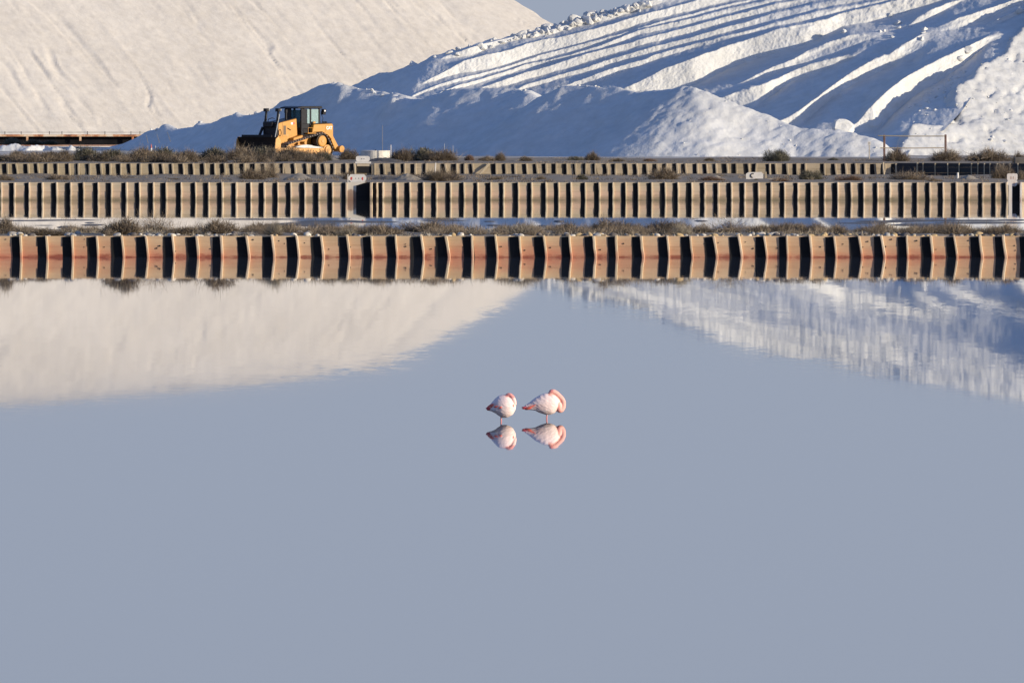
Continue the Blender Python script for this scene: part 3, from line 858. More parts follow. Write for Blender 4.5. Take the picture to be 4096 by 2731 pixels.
    # rows of the mesh run from the foot to the skyline of every column
    nr = 330
    t = np.linspace(0, 1, nr)[:, None]
    V2 = B[None, :] + (S - B)[None, :] * t
    U = np.broadcast_to(us[None, :], V2.shape)
    Vw = V2 + (4.0 * fbm(U * 0.012, V2 * 0.012, 91, 3) + 1.6 * fbm(U * 0.06, V2 * 0.05, 92, 3)) * sstep(0, 25, V2 - S[None, :])
    fi = np.clip((680 - Vw) / 2.0, 0, len(vs) - 1.001)
    i0 = fi.astype(int); fr = fi - i0
    jj = np.broadcast_to(np.arange(len(us))[None, :], i0.shape)
    Dd = Dint[i0, jj] * (1 - fr) + Dint[i0 + 1, jj] * fr
    ri = riser[i0, jj]
    Dm = Dd
    # broken texture of the cut faces and soft lumps everywhere
    Dm -= ri * (0.05 * fbm(U * 0.055, V2 * 0.045, 201, 5) + 0.022 * fbm(U * 0.20, V2 * 0.13, 206, 3) + 0.03 * np.abs(fbm(U * 0.14 + V2 * 0.05, V2 * 0.07, 202, 4)))
    Dm -= (1 - ri) * 0.05 * fbm(U * 0.03 - V2 * 0.02, V2 * 0.09 + U * 0.02, 203, 4)
    wide = sstep(2900, 3400, U)
    Dm -= wide * 0.15 * fbm(U * 0.012 + V2 * 0.009, V2 * 0.03, 204, 5)
    return us, U, V2, Dm
RISER, TREAD, BERM, MEAN, BASE, KT = 0.040, 0.35, 1.0, 0.20, 0.19, 2.1
TU, TV2, TVv, TD = terraces()
XX, YY, ZZ = Pv(TV2, TVv, TD)
back = []
for k, (dz, dy) in enumerate(((0.4, 2.0), (3.0, 6.0), (40.0, 40.0))):
    back.append((XX[-1], YY[-1] + dy, np.maximum(ZZ[-1] - dz, ZS - 0.5)))
XA = np.vstack([XX] + [b_[0][None] for b_ in back]); YA = np.vstack([YY] + [b_[1][None] for b_ in back]); ZA = np.vstack([ZZ] + [b_[2][None] for b_ in back])
terr = link('salt_heap', grid_mesh('terraced_salt_heap', XA, YA, ZA, M['salt'], smooth=True))
tag(terr, 'great white salt mountain cut into long slanting terraces with blue shadows', 'salt heap')

def terr_point(x, y):
    j = int(np.argmin(np.abs(TU - x)))
    i = int(np.argmin(np.abs(TVv[:, j] - y)))
    return Vector((float(XX[i, j]), float(YY[i, j]), float(ZZ[i, j])))

# ------------------------------------------------------------------ heaps built from their crest lines
def ridge_points(c, step=0.25):
    P3 = [np.array(P(*k)) for k in c]
    out = []
    for a, b_ in zip(P3, P3[1:]):
        n = max(1, int(np.linalg.norm(b_ - a) / step))
        for k in range(n): out.append(a + (b_ - a) * k / n)
    out.append(P3[-1])
    return np.array(out)

def heap(ridges, x0, x1, y0, y1, step, tan, rough, seed, round_=0.25):
    xs = np.arange(x0, x1, step); ys = np.arange(y0, y1, step)
    XX, YY = np.meshgrid(xs, ys)
    wx = XX + 0.35 * fbm(XX * 0.5, YY * 0.5, seed, 3); wy = YY + 0.35 * fbm(XX * 0.5, YY * 0.5, seed + 5, 3)
    Z = np.full(XX.shape, -50.0)
    for rdg in ridges:
        for p in rdg:
            d = np.sqrt((wx - p[0]) ** 2 + (wy - p[1]) ** 2 + round_ ** 2) - round_
            np.maximum(Z, p[2] - tan * d, out=Z)
    return XX, YY, Z

rp1 = ridge_points(CREST, 0.3); rp2 = ridge_points(CREST2, 0.3)
XX2, YY2, Z2_ = heap([rp1, rp2], -33, 24, 762, 832, 0.15, 0.64, 0, 301)
aspect = 0.12 + 0.88 * sstep(5, 10, XX2)
Z2_ = Z2_ + 0.05 * fbm(XX2 * 1.8, YY2 * 1.8, 310, 4) * (0.3 + aspect) + 0.05 * fbm(XX2 * 0.5, YY2 * 0.5, 311, 3)
Z2_ -= aspect * 0.10 * np.maximum(0, fbm(XX2 * 0.9 + YY2 * 0.7, (YY2 - XX2) * 2.2, 312, 4) - 0.15)
Z2_ -= aspect * (0.09 * np.maximum(0, fbm(XX2 * 2.4 + YY2 * 1.4, (YY2 - XX2) * 4.2, 313, 3) - 0.05) - 0.03 * fbm(XX2 * 4, YY2 * 4, 314, 3))
for bx, by, bD, bh, br in BUMPS:
    bp = P(bx, by, bD)
    Z2_ = Z2_ + bh * np.exp(-((XX2 - bp.x) ** 2 + ((YY2 - bD) * 0.8) ** 2) / (br * br)) * (1 + 0.5 * fbm(XX2 * 2, YY2 * 2, 330, 3))
Z2_ = Z2_ + 0.10 * np.maximum(0, fbm(XX2 * 2.6, YY2 * 2.6, 331, 3)) * sstep(1.8, 3.2, Z2_) * (XX2 < 3)
o = link('salt_heap', grid_mesh('tipped_salt_heap', XX2, YY2, Z2_, M['salt'], keep=Z2_ > ZS - 0.35))
front = o
tag(o, 'low white salt heap in front of the terraces, mostly in blue shade, behind the bulldozer', 'salt heap')

RH = []
for x, y in list(zip(RIDGE_X, RIDGE_Y))[:8]:
    RH.append((x, y, terr_point(x - 14, y - 4).y - 1.2))
RH = [(3540, 606, RH[0][2] - 1)] + RH + [(4250, -60, RH[-1][2]), (4600, -160, RH[-1][2]), (5000, -200, RH[-1][2])]
rp3 = np.array([P(*k) for k in RH[1:9]])
al = R(31)
up = -rp3[:, 0] * math.sin(al) + rp3[:, 1] * math.cos(al)
XX3, YY3 = np.meshgrid(np.arange(18, 66, 0.15), np.arange(764, 845, 0.15))
UP = -XX3 * math.sin(al) + YY3 * math.cos(al)
fit2 = np.polyfit(up, rp3[:, 2], 2)
UC = np.clip(UP, up.min(), up.max())
ZR = np.polyval(fit2, UC) + 0.62 * (UP - UC)
ry = rp3[:, 1]; o_ = np.argsort(ry)
RXE = np.interp(YY3, ry[o_], rp3[o_, 0]) + 0.35 * fbm(YY3 * 0.8, XX3 * 0, 405, 4)
RXE = np.where(YY3 < ry.min(), rp3[0, 0] + (ry.min() - YY3) * -0.25, RXE)
RXE = np.where(YY3 > ry.max(), rp3[-1, 0] + (YY3 - ry.max()) * 0.45, RXE)
Z3_ = ZR - 1.3 * np.maximum(0, RXE - XX3)
Z3_ = np.minimum(Z3_, 15)
Z3_ = Z3_ + 0.16 * fbm(XX3 * 0.55, YY3 * 0.55, 410, 3) + 0.09 * np.abs(fbm(XX3 * 1.5, YY3 * 1.1, 411, 4)) + 0.07 * fbm(XX3 * 3.1, YY3 * 3.1, 412, 3)
Z3_ -= 0.40 * np.maximum(0, fbm(XX3 * 2.4 - YY3 * 0.8, YY3 * 0.8, 413, 3) - 0.22)
o = link('salt_heap', grid_mesh('rough_salt_heap', XX3, YY3, Z3_, M['salt_coarse'], keep=Z3_ > ZS - 0.35))
rough_heap = o
tag(o, 'sunlit salt heap with a lumpy face at the right edge behind the two railed posts', 'salt heap')

# small white spill at the far left and its neighbour
def spill(label, cs, D, seed, step=0.08):
    rp = ridge_points([(x, y, D + dd) for x, y, dd in cs], 0.15)
    a = rp.min(0); b_ = rp.max(0)
    XX, YY, Z = heap([rp], a[0] - 2.0, b_[0] + 2.0, a[1] - 2.5, b_[1] + 2.5, step, 1.1, 0, seed, 0.05)
    Z = Z + 0.16 * fbm(XX * 1.6, YY * 1.6, seed + 1, 4) + 0.05 * fbm(XX * 5, YY * 5, seed + 2, 3)
    o = link('salt_heap', grid_mesh('salt_spill', XX, YY, Z, M['salt'], keep=Z > ZS - 0.15))
    tag(o, label, 'salt heap')
    return o
spill('small bright salt pile lying on the grey ground at the left edge', [(-40, 590, 0), (30, 577, 0), (60, 575, 0), (110, 582, -0.5), (145, 576, 0), (175, 577, 0.3), (210, 585, 0), (250, 590, 0), (270, 596, 0)], 806, 501)
spill('tiny salt pile between the bright pile and the shaded slope', [(270, 590, 0), (285, 577, 0), (300, 588, 0), (318, 594, 0)], 808, 521)

# ------------------------------------------------------------------ salt lumps
lump_meshes = []
for k in range(7):
    bm = bmesh.new()
    bmesh.ops.create_icosphere(bm, subdivisions=2, radius=1.0)
    r = random.Random(900 + k)
    for _ in range(7):     # chop facets
        n = Vector((r.uniform(-1, 1), r.uniform(-1, 1), r.uniform(-0.6, 1))).normalized()
        h = r.uniform(0.45, 0.8)
        for v in bm.verts:
            e = v.co.dot(n) - h
            if e > 0: v.co -= n * e
    for v in bm.verts: v.co *= 1 + r.uniform(-0.06, 0.06)
    lump_meshes.append(finish(bm, 'salt_lump', M['salt_lump']))
lump_meshes2 = [me.copy() for me in lump_meshes]
for me in lump_meshes2: me.materials[0] = M['salt']
rl = random.Random(17)
def lump(parent, p, s):
    o = link('salt_lump', (lump_meshes if parent is terr else lump_meshes2)[rl.randrange(7)], parent, p, (rl.uniform(-0.5, 0.5), rl.uniform(-0.5, 0.5), rl.uniform(0, 6.28)))
    o.scale = (s * rl.uniform(0.8, 1.3), s * rl.uniform(0.8, 1.2), s * rl.uniform(0.65, 1.0))
for x, y, s in ((1650, 253, 0.40), (1740, 224, 0.18), (2090, 130, 0.36), (2185, 106, 0.40), (2056, 138, 0.28), (1520, 295, 0.16), (1795, 210, 0.3), (1833, 190, 0.25),
                (2300, 76, 0.5), (2312, 84, 0.3), (2350, 62, 0.42), (2368, 55, 0.48), (2355, 78, 0.42), (2414, 50, 0.38), (2380, 72, 0.3), (2460, 42, 0.4), (2500, 30, 0.35),
                (2560, 20, 0.45), (2530, 38, 0.35), (2590, 10, 0.4), (2150, 112, 0.25), (2250, 92, 0.3), (2270, 92, 0.28), (2240, 100, 0.22)):
    lump(terr, terr_point(x, y + 3), s)
for _ in range(150):
    x = rl.triangular(1780, 2680, 2450)
    s = np.interp(x, SKY_X, SKY_Y)
    y = s + abs(rl.gauss(4, 14))
    lump(terr, terr_point(x, y), rl.choice((0.10, 0.13, 0.16, 0.2, 0.26)))
for x, y, s in ((3560, 62, 0.22), (3588, 95, 0.3), (3595, 112, 0.26), (3520, 128, 0.2), (3538, 126, 0.18), (3700, 120, 0.28), (3690, 132, 0.22), (3688, 155, 0.24), (4078, 42, 0.3), (3870, 197, 0.3), (3885, 195, 0.22), (3840, 232, 0.25), (3568, 150, 0.2), (3376, 128, 0.3)):
    lump(terr, terr_point(x, y), s)
for _ in range(60):
    x = rl.uniform(3640, 3860); y = np.interp(x, (3640, 3860), (490, 300)) + rl.uniform(-70, 40)
    lump(terr, terr_point(x, y), rl.choice((0.05, 0.07, 0.09, 0.14)))
hx = XX3[0]; hy = YY3[:, 0]
def field_point(XX, YY, Z, x, y):
    j = int(np.clip(round((x - XX[0, 0]) / (XX[0, 1] - XX[0, 0])), 0, XX.shape[1] - 1)); i = int(np.clip(round((y - YY[0, 0]) / (YY[1, 0] - YY[0, 0])), 0, XX.shape[0] - 1))
    return float(Z[i, j])
cnt = 0
while cnt < 240:
    x = rl.uniform(24, 36); y = rl.uniform(775, 818)
    z = field_point(XX3, YY3, Z3_, x, y)
    if z < ZS + 0.1: continue
    cnt += 1
    lump(rough_heap, (x, y, z), rl.choice((0.04, 0.045, 0.05, 0.06, 0.07, 0.09, 0.13)))
for k in range(60):
    x = rl.uniform(10, 23); y = rl.uniform(768, 780)
    z = field_point(XX2, YY2, Z2_, x, y)
    if z < ZS: continue
    lump(front, (x, y, z), rl.choice((0.04, 0.05, 0.07, 0.1)))
for k in range(46):
    x = rl.uniform(600, 2450); D_ = float(np.interp(x, cx, [q_[2] for q_ in CREST + CREST2])) - rl.uniform(0, 0.5)
    wx_ = P(x, 400, D_).x
    lump(front, (wx_, D_, field_point(XX2, YY2, Z2_, wx_, D_)), rl.choice((0.06, 0.08, 0.12, 0.17)))
p = P(3376, 512, 777.5)
bk = link('salt_block', lump_meshes[2], None, (p.x, p.y, p.z), (0.2, 0.1, 0.6), (0.85, 0.6, 0.8))
tag(bk, 'single big white salt block sitting in the dip left of the railed posts', 'salt block')

# rusty steel flume at the foot of the old heap
DR = 880.0
x0 = X(0, DR); x1 = X(610, DR)
fl = empty('steel_flume', (x0, DR, 0))
tag(fl, 'long rusty steel flume with a dark side at the foot of the cream salt mountain', 'flume')
zt = Zy(537, DR); zm = Zy(545, DR); zb = Zy(578, DR)
def boxpart(name, c, s, m, parent, bev=0.0, rot=None):
    bm = bmesh.new(); bm_box(bm, c, s, rot)
    return link(name, finish(bm, name, m, bevel=bev), parent)
boxpart('top_flange', ((x1 - x0) / 2 - 9, -0.15, (zt + zm) / 2), (x1 - x0 + 18, 0.5, zt - zm), M['rust_bright'], fl)
boxpart('side_plate', ((x1 - x0) / 2 - 9, 0.1, (zm + zb) / 2 - 0.002), (x1 - x0 + 18, 0.06, zm - zb - 0.004), M['black_steel'], fl)
boxpart('bottom_flange', ((x1 - x0) / 2 - 9, -0.05, zb - 0.045), (x1 - x0 + 18, 0.30, 0.08), M['rust'], fl)
for xp in (-520, -310, -100, 110, 322, 532):
    boxpart('bracket', (X(xp, DR) - x0, -0.33, zm - 0.10), (0.14, 0.10, 0.40), M['rust_bright'], fl)
for xp in (20, 85, 198, 248, 350, 420, 524, 560):
    boxpart('wire_post', (X(xp, DR) - x0, -0.1, zt + 0.11), (0.04, 0.04, 0.22), M['dark'], fl)
bm = bmesh.new(); bm_tube(bm, [(-17, -0.1, zt + 0.15), (x1 - x0 - 0.5, -0.1, zt + 0.15)], 0.012, 5)
link('wire', finish(bm, 'wire', M['dark']), fl)

# ------------------------------------------------------------------ scrub and shrubs
def veg_mat(name, c0, c1, c2):
    m, nt, b = mat(name)
    at = nt.nodes.new('ShaderNodeAttribute'); at.attribute_name = 'tint'
    oi = nt.nodes.new('ShaderNodeObjectInfo')
    f = math_(nt, 'ADD', at.outputs['Fac'], maprange(nt, oi.outputs['Random'], 0, 1, -0.12, 0.12))
    L(nt, ramp(nt, f, [(0.1, c0), (0.5, c1), (0.9, c2)]), b.inputs['Base Color'])
    b.inputs['Roughness'].default_value = 0.9
    b.inputs['Specular IOR Level'].default_value = 0.1
    return m
M['scrub_dark'] = veg_mat('grey_brown_scrub', (0.05, 0.038, 0.027), (0.155, 0.116, 0.079), (0.32, 0.25, 0.175))
M['scrub_green'] = veg_mat('dull_green_scrub', (0.045, 0.043, 0.030), (0.11, 0.10, 0.07), (0.22, 0.19, 0.135))
M['scrub_pale'] = veg_mat('straw_scrub', (0.12, 0.095, 0.065), (0.25, 0.205, 0.145), (0.46, 0.40, 0.30))
M['scrub_red'] = veg_mat('russet_scrub', (0.07, 0.045, 0.03), (0.17, 0.10, 0.065), (0.28, 0.19, 0.13))

def twigs(n, seed, w=1.0, h=0.5, wid=0.008, core=0.6, segs=2, tint=(0.5, 0.2), upright=0.5, curl=0.5, ln=(0.10, 0.34), shell=0.6):
    """n fine bent twigs spread through a lobed dome w wide and h tall; returns vertices, quads, tint per vertex"""
    r = np.random.default_rng(seed)
    # a few lobes make the outline uneven
    nl = 5
    la = r.uniform(0, 2 * np.pi, nl); lr = r.uniform(0.0, 0.34, nl) * w; lw = r.uniform(0.42, 0.62, nl) * w; lh = r.uniform(0.55, 1.0, nl) * h
    lh[0] = h; lr[0] *= 0.3
    k = r.integers(0, nl, n)
    u = r.normal(0, 1, (n, 3)); u[:, 2] = np.abs(u[:, 2]); u /= np.linalg.norm(u, axis=1, keepdims=True)
    q = r.uniform(0, 1, n) ** shell * 0.86
    base = np.stack([lr[k] * np.cos(la[k]) + u[:, 0] * q * lw[k] / 2, lr[k] * np.sin(la[k]) + u[:, 1] * q * lw[k] / 2, u[:, 2] * q * lh[k]], -1)
    d = u * np.array([0.9, 0.9, 0.9]) + r.normal(0, 0.55, (n, 3)); d[:, 2] += upright
    d /= np.linalg.norm(d, axis=1, keepdims=True)
    L_ = r.uniform(ln[0], ln[1], n) * h * 1.3
    pts = [base]; p = base
    for s_ in range(segs):
        d = d + r.normal(0, curl / segs, (n, 3)); d /= np.linalg.norm(d, axis=1, keepdims=True)
        p = p + d * (L_ / segs)[:, None]
        p[:, 2] = np.maximum(p[:, 2], 0.0)
        pts.append(p)
    side = np.cross(d, r.normal(0, 1, (n, 3))); side /= np.linalg.norm(side, axis=1, keepdims=True) + 1e-9
    V = []
    for s_, p in enumerate(pts):
        ww = wid * (1 - 0.75 * s_ / segs) * r.uniform(0.6, 1.5, n)
        V += [p - side * ww[:, None] / 2, p + side * ww[:, None] / 2]
    V = np.stack(V, 1)
    m_ = 2 * (segs + 1)
    Q = [[2 * s_, 2 * s_ + 1, 2 * s_ + 3, 2 * s_ + 2] for s_ in range(segs)]
    Q = (np.arange(n)[:, None, None] * m_ + np.array(Q)[None]).reshape(-1, 4)
    t = np.repeat(np.clip(r.normal(tint[0], tint[1], n), 0, 1), m_)
    return V.reshape(-1, 3), Q, t

def veg_mesh(name, V, Q, t, m):
    me = mesh_np(name, V, Q, m)
    a = me.attributes.new('tint', 'FLOAT', 'POINT'); a.data.foreach_set('value', t.astype(np.float32))
    return me

def merge(parts):
    V = []; Q = []; T = []; o = 0
    for v, q, t in parts:
        V.append(v); Q.append(q + o); T.append(t); o += len(v)
    return np.concatenate(V), np.concatenate(Q), np.concatenate(T)

SHR = {'dark': [], 'green': [], 'pale': [], 'twiggy': [], 'red': []}
for k in range(5):
    SHR['dark'].append(veg_mesh('shrub_twigs', *merge([twigs(3600, 10 + k, 1, 0.48, 0.008), twigs(160, 30 + k, 1.0, 0.55, 0.005, ln=(0.3, 0.6), tint=(0.85, 0.15), curl=0.8, segs=3)]), M['scrub_dark']))
    SHR['green'].append(veg_mesh('shrub_twigs', *merge([twigs(3800, 50 + k, 1, 0.48, 0.011, ln=(0.08, 0.26)), twigs(120, 70 + k, 1.0, 0.52, 0.006, ln=(0.2, 0.5), tint=(0.7, 0.2))]), M['scrub_green']))
for k in range(3):
    SHR['pale'].append(veg_mesh('shrub_twigs', *twigs(2200, 90 + k, 1, 0.46, 0.006, upright=0.9, curl=0.8, ln=(0.2, 0.6), segs=3, shell=0.9), M['scrub_pale']))
    SHR['twiggy'].append(veg_mesh('shrub_twigs', *merge([twigs(420, 110 + k, 1, 0.5, 0.007, curl=1.2, ln=(0.4, 0.9), segs=4, shell=1.0, tint=(0.6, 0.25)), twigs(1100, 130 + k, 0.9, 0.26, 0.008)]), M['scrub_dark']))
    SHR['red'].append(veg_mesh('shrub_twigs', *twigs(3000, 150 + k, 1, 0.48, 0.008), M['scrub_red']))

rs_ = random.Random(5)
def shrub(kind, xd, base_d, wd, hd, D, z, label, group):
    """xd, wd, hd: place and size read on the half-size picture (2352 wide)"""
    k = 4096 / 2352.0
    x = X(xd * k, D); w = wd * k / 4 * D / F; h = hd * k / 4 * D / F
    o = link('shrub', rs_.choice(SHR[kind]), None, (x, D, z - 0.03), (0, 0, rs_.uniform(0, 6.28)), (w * 1.12, w * 1.12, h * 2 * 1.05))
    tag(o, label, 'shrub', group)
    return o

G1 = 'shrubs along the near bank'
near = [  # kind, x, base, width, height, behind the wall by, label
 ('dark', 6, 528, 46, 46, 6, 'dark twiggy bush cut by the left edge on the near bank'),
 ('dark', 92, 534, 96, 20, 4, 'long low grey brush beside the leftmost bush of the near bank'),
 ('dark', 280, 535, 92, 46, 4, 'big dark bush above the left part of the near red stained wall'),
 ('twiggy', 357, 527, 78, 40, 12, 'sparse open bush of bare curved twigs beside the big dark bush, near bank left'),
 ('dark', 424, 534, 100, 22, 5, 'wide flat dark brush between two taller bushes left on the near bank'),
 ('dark', 496, 536, 84, 42, 5, 'rounded dark bush on the near bank below the bulldozer blade'),
 ('dark', 597, 525, 96, 26, 13, 'low grey brush on the near bank below the bulldozer tracks'),
 ('pale', 632, 536, 44, 36, 4, 'tuft of tall pale straw with a curving dead stem, near bank below the bulldozer'),
 ('dark', 755, 533, 52, 24, 6, 'compact grey bush on the near bank left of the gate with red marks'),
 ('pale', 798, 538, 56, 22, 3, 'straw coloured grass clump on the near bank under the gate with red marks'),
 ('dark', 868, 535, 80, 28, 5, 'neat rounded bush on the near bank just right of the gate with red marks'),
 ('dark', 978, 530, 104, 34, 9, 'broad dense brown bush on the near bank, centre left'),
 ('pale', 1085, 532, 62, 14, 6, 'thin flat dry tuft left of the pale domed bush on the near bank'),
 ('dark', 1139, 537, 42, 12, 3, 'very small dark tuft touching the pale domed bush on the near bank'),
 ('pale', 1204, 539, 96, 30, 4, 'pale domed straw bush on the near bank above the middle of the wall'),
 ('dark', 1394, 530, 86, 40, 8, 'tall dark bush on the near bank directly below the pointed white heap'),
 ('dark', 1440, 527, 60, 26, 12, 'dark bush filling the gap right of the tall bush on the near bank'),
 ('dark', 1514, 529, 112, 34, 9, 'very broad grey bush on the near bank, right of centre'),
 ('pale', 1564, 537, 44, 32, 4, 'upright pale tuft leaning on the very broad grey bush of the near bank'),
 ('dark', 1620, 529, 70, 18, 8, 'low brown brush before the white reflection, near bank right of centre'),
 ('twiggy', 1684, 527, 82, 36, 10, 'airy bush of bare pale branches against the white reflection in the second pan'),
 ('dark', 1746, 527, 60, 22, 11, 'low dark brush between the airy bush and the dense mounded one, near bank'),
 ('dark', 1802, 528, 78, 30, 9, 'dense mounded bush on the near bank below the discarded white gate board'),
 ('dark', 1868, 530, 68, 30, 8, 'greyish brown bush on the near bank with feathery top, right of the mounded one'),
 ('twiggy', 1915, 528, 60, 20, 10, 'thin scraggly bush on the near bank below the sign on a stick'),
 ('twiggy', 2012, 527, 72, 24, 9, 'loose scraggly bush on the near bank below the railed posts'),
 ('dark', 2085, 530, 70, 14, 8, 'flat grey brush on the near bank below the right railed post'),
 ('dark', 2140, 530, 90, 22, 7, 'spreading brown bush on the near bank beneath the shaded wall section'),
 ('dark', 2212, 530, 50, 18, 8, 'small brown bush on the near bank between two wider ones at the right'),
 ('dark', 2312, 530, 62, 28, 8, 'brown bush on the near bank under the rust streaked gate at the right'),
]
for kind, x, bs, w, h, dd, lab in near:
    D = D1 + dd
    shrub(kind, x, bs, w * 1.18, h * 1.0, D, 0.52, lab, G1)

G2 = 'shrubs on the middle bank'
DM = D2 + 7
mid = [
 ('dark', 8, 415, 44, 18, 8, 'low brown bush at the left edge of the middle bank'),
 ('dark', 131, 415, 60, 18, 9, 'flat brown bush on the middle bank near its left end'),
 ('dark', 405, 414, 40, 9, 8, 'thin brown tuft on the middle bank left of the bulldozer'),
 ('dark', 572, 414, 72, 30, 12, 'spreading grey brown bush on the middle bank below the bulldozer blade'),
 ('twiggy', 622, 412, 56, 42, 20, 'tall forked bare bush rising over the far wall below the bulldozer'),
 ('dark', 800, 412, 60, 20, 14, 'brown bush behind the white gate with red marks'),
 ('dark', 1008, 415, 82, 30, 8, 'biggest brown bush of the middle bank, just left of the leaning stake'),
 ('dark', 1144, 414, 40, 12, 9, 'small dark tuft on the middle bank right of the leaning stake'),
 ('dark', 1246, 414, 30, 13, 9, 'small dry tuft on the middle bank below the shaded heap'),
 ('green', 1335, 411, 26, 15, 15, 'little dark bush hard against the far wall below the pointed heap'),
 ('dark', 1530, 413, 90, 30, 14, 'wide brown bush hiding several stakes of the far wall below the pointed heap'),
 ('red', 1630, 414, 70, 14, 6, 'reddish brown low bush on the middle bank left of the discarded gate board'),
 ('green', 1736, 413, 20, 9, 5, 'tiny green tuft in front of the discarded gate board'),
 ('green', 1862, 411, 54, 26, 14, 'dark green bush on the middle bank right of the discarded gate board'),
 ('red', 1800, 416, 60, 10, 4, 'flat russet tuft on the middle bank under the dark green bush'),
 ('red', 1960, 416, 80, 16, 5, 'long russet bush on the middle bank below the left railed post'),
 ('dark', 2086, 416, 84, 24, 8, 'bushy brown shrub on the middle bank at the start of the shaded wall'),
 ('dark', 2142, 416, 44, 10, 5, 'pale brown flat tuft on the middle bank below the shaded wall'),
 ('dark', 2298, 410, 50, 36, 18, 'brown bush standing before the shaded wall left of the rust streaked gate'),
 ('dark', 2346, 412, 26, 24, 12, 'dark bush at the right edge behind the rust streaked gate'),
]
for kind, x, bs, w, h, dd, lab in mid:
    D = D2 + dd * 2.6
    shrub(kind, x, bs, w, h, D, float(zmid(D)), lab, G2)

G3 = 'shrubs along the back bank'
backs = [
 ('green', 36, 356, 38, 18, 26, 'round dark bush on the grey ground left, before the small salt pile'),
 ('dark', 20, 371, 70, 16, 12, 'brown bush above the far wall at the left edge'),
 ('dark', 92, 371, 80, 20, 11, 'second brown bush along the far wall from the left edge'),
 ('dark', 150, 370, 60, 26, 14, 'brown bush where the dense row above the far wall begins'),
 ('green', 196, 371, 82, 32, 18, 'dense dark bush, first tall one of the row left of the bulldozer'),
 ('green', 262, 370, 78, 28, 16, 'second dense dark bush of the row left of the bulldozer'),
 ('dark', 325, 371, 80, 30, 17, 'grey bush in the dark row, midway between left edge and bulldozer'),
 ('green', 378, 370, 76, 30, 18, 'tall dark bush of the row, next left of the blade'),
 ('dark', 432, 371, 72, 26, 12, 'browner bush in front of the dark row left of the blade'),
 ('green', 488, 371, 80, 30, 19, 'dark bush reaching the left tip of the bulldozer blade'),
 ('dark', 545, 371, 78, 30, 18, 'grey bush below the left half of the bulldozer blade'),
 ('green', 600, 371, 78, 32, 19, 'dark bush below the right half of the bulldozer blade'),
 ('dark', 655, 372, 78, 33, 15, 'brown bush hiding the front of the bulldozer track'),
 ('dark', 704, 372, 62, 24, 14, 'low brown bush in front of the bulldozer track middle'),
 ('green', 748, 371, 50, 20, 18, 'small dark bush in front of the rear bulldozer idler'),
 ('dark', 795, 370, 44, 26, 20, 'bush between the bulldozer ripper and the round tank'),
 ('dark', 925, 372, 60, 27, 16, 'brown bush immediately right of the round concrete tank'),
 ('green', 968, 372, 74, 30, 18, 'dark bush with a grey stump poking out, right of the round tank'),
 ('dark', 1024, 372, 76, 26, 16, 'wide brown bush third to the right of the round tank'),
 ('red', 1078, 370, 28, 14, 18, 'russet bush ending the row right of the round tank'),
 ('dark', 1120, 370, 34, 12, 17, 'small flat bush below the blue shaded slope, left of a taller one'),
 ('dark', 1152, 370, 28, 18, 18, 'small rounded bush below the blue shaded slope'),
 ('dark', 1206, 371, 34, 11, 16, 'third small bush in line below the blue shaded slope'),
 ('green', 1322, 371, 34, 12, 16, 'flat dark tuft next left of the round bush below the pointed heap'),
 ('dark', 1362, 371, 36, 20, 18, 'round brown bush left below the pointed white heap'),
 ('dark', 1420, 371, 40, 8, 14, 'very low tuft on the back bank below the lit side of the pointed heap'),
 ('red', 1490, 372, 34, 8, 12, 'very low russet tuft just above the far wall stakes, centre right'),
 ('dark', 1630, 371, 30, 9, 14, 'low brown tuft alone on the bare back bank'),
 ('green', 1782, 372, 56, 27, 16, 'conspicuous dark green bush standing out against the white foot of the heap'),
 ('green', 1915, 371, 28, 9, 16, 'small dull green tuft left of the sign on a stick'),
 ('dark', 2060, 374, 54, 30, 13, 'dark bush at the foot of the left railed post'),
 ('dark', 2182, 373, 80, 26, 14, 'brown bush at the foot of the right railed post'),
 ('dark', 2272, 373, 92, 28, 15, 'wide brown bush against the rough heap at the right'),
 ('dark', 2338, 385, 30, 26, 6, 'dark bush by the grey block at the right edge'),
]
for kind, x, bs, w, h, dd, lab in backs:
    D = D3 + dd
    shrub(kind, x, bs, w * 1.12, h * 1.15, D, float(zback(D)), lab, G3)

G4 = 'shrubs before the rusty flume'
for x, w, h, lab in ((30, 60, 18, 'dull green bush before the rusty flume at the left edge'), (75, 55, 15, 'second dull green bush before the rusty flume'), (118, 52, 13, 'third, lowest dull green bush before the rusty flume'), (178, 24, 10, 'little dark bush right of the bright salt pile')):
    shrub('green', x, 330, w, h, 850 if x < 150 else 842, ZS + 0.05 + (0.35 if x < 150 else 0), lab, G4)

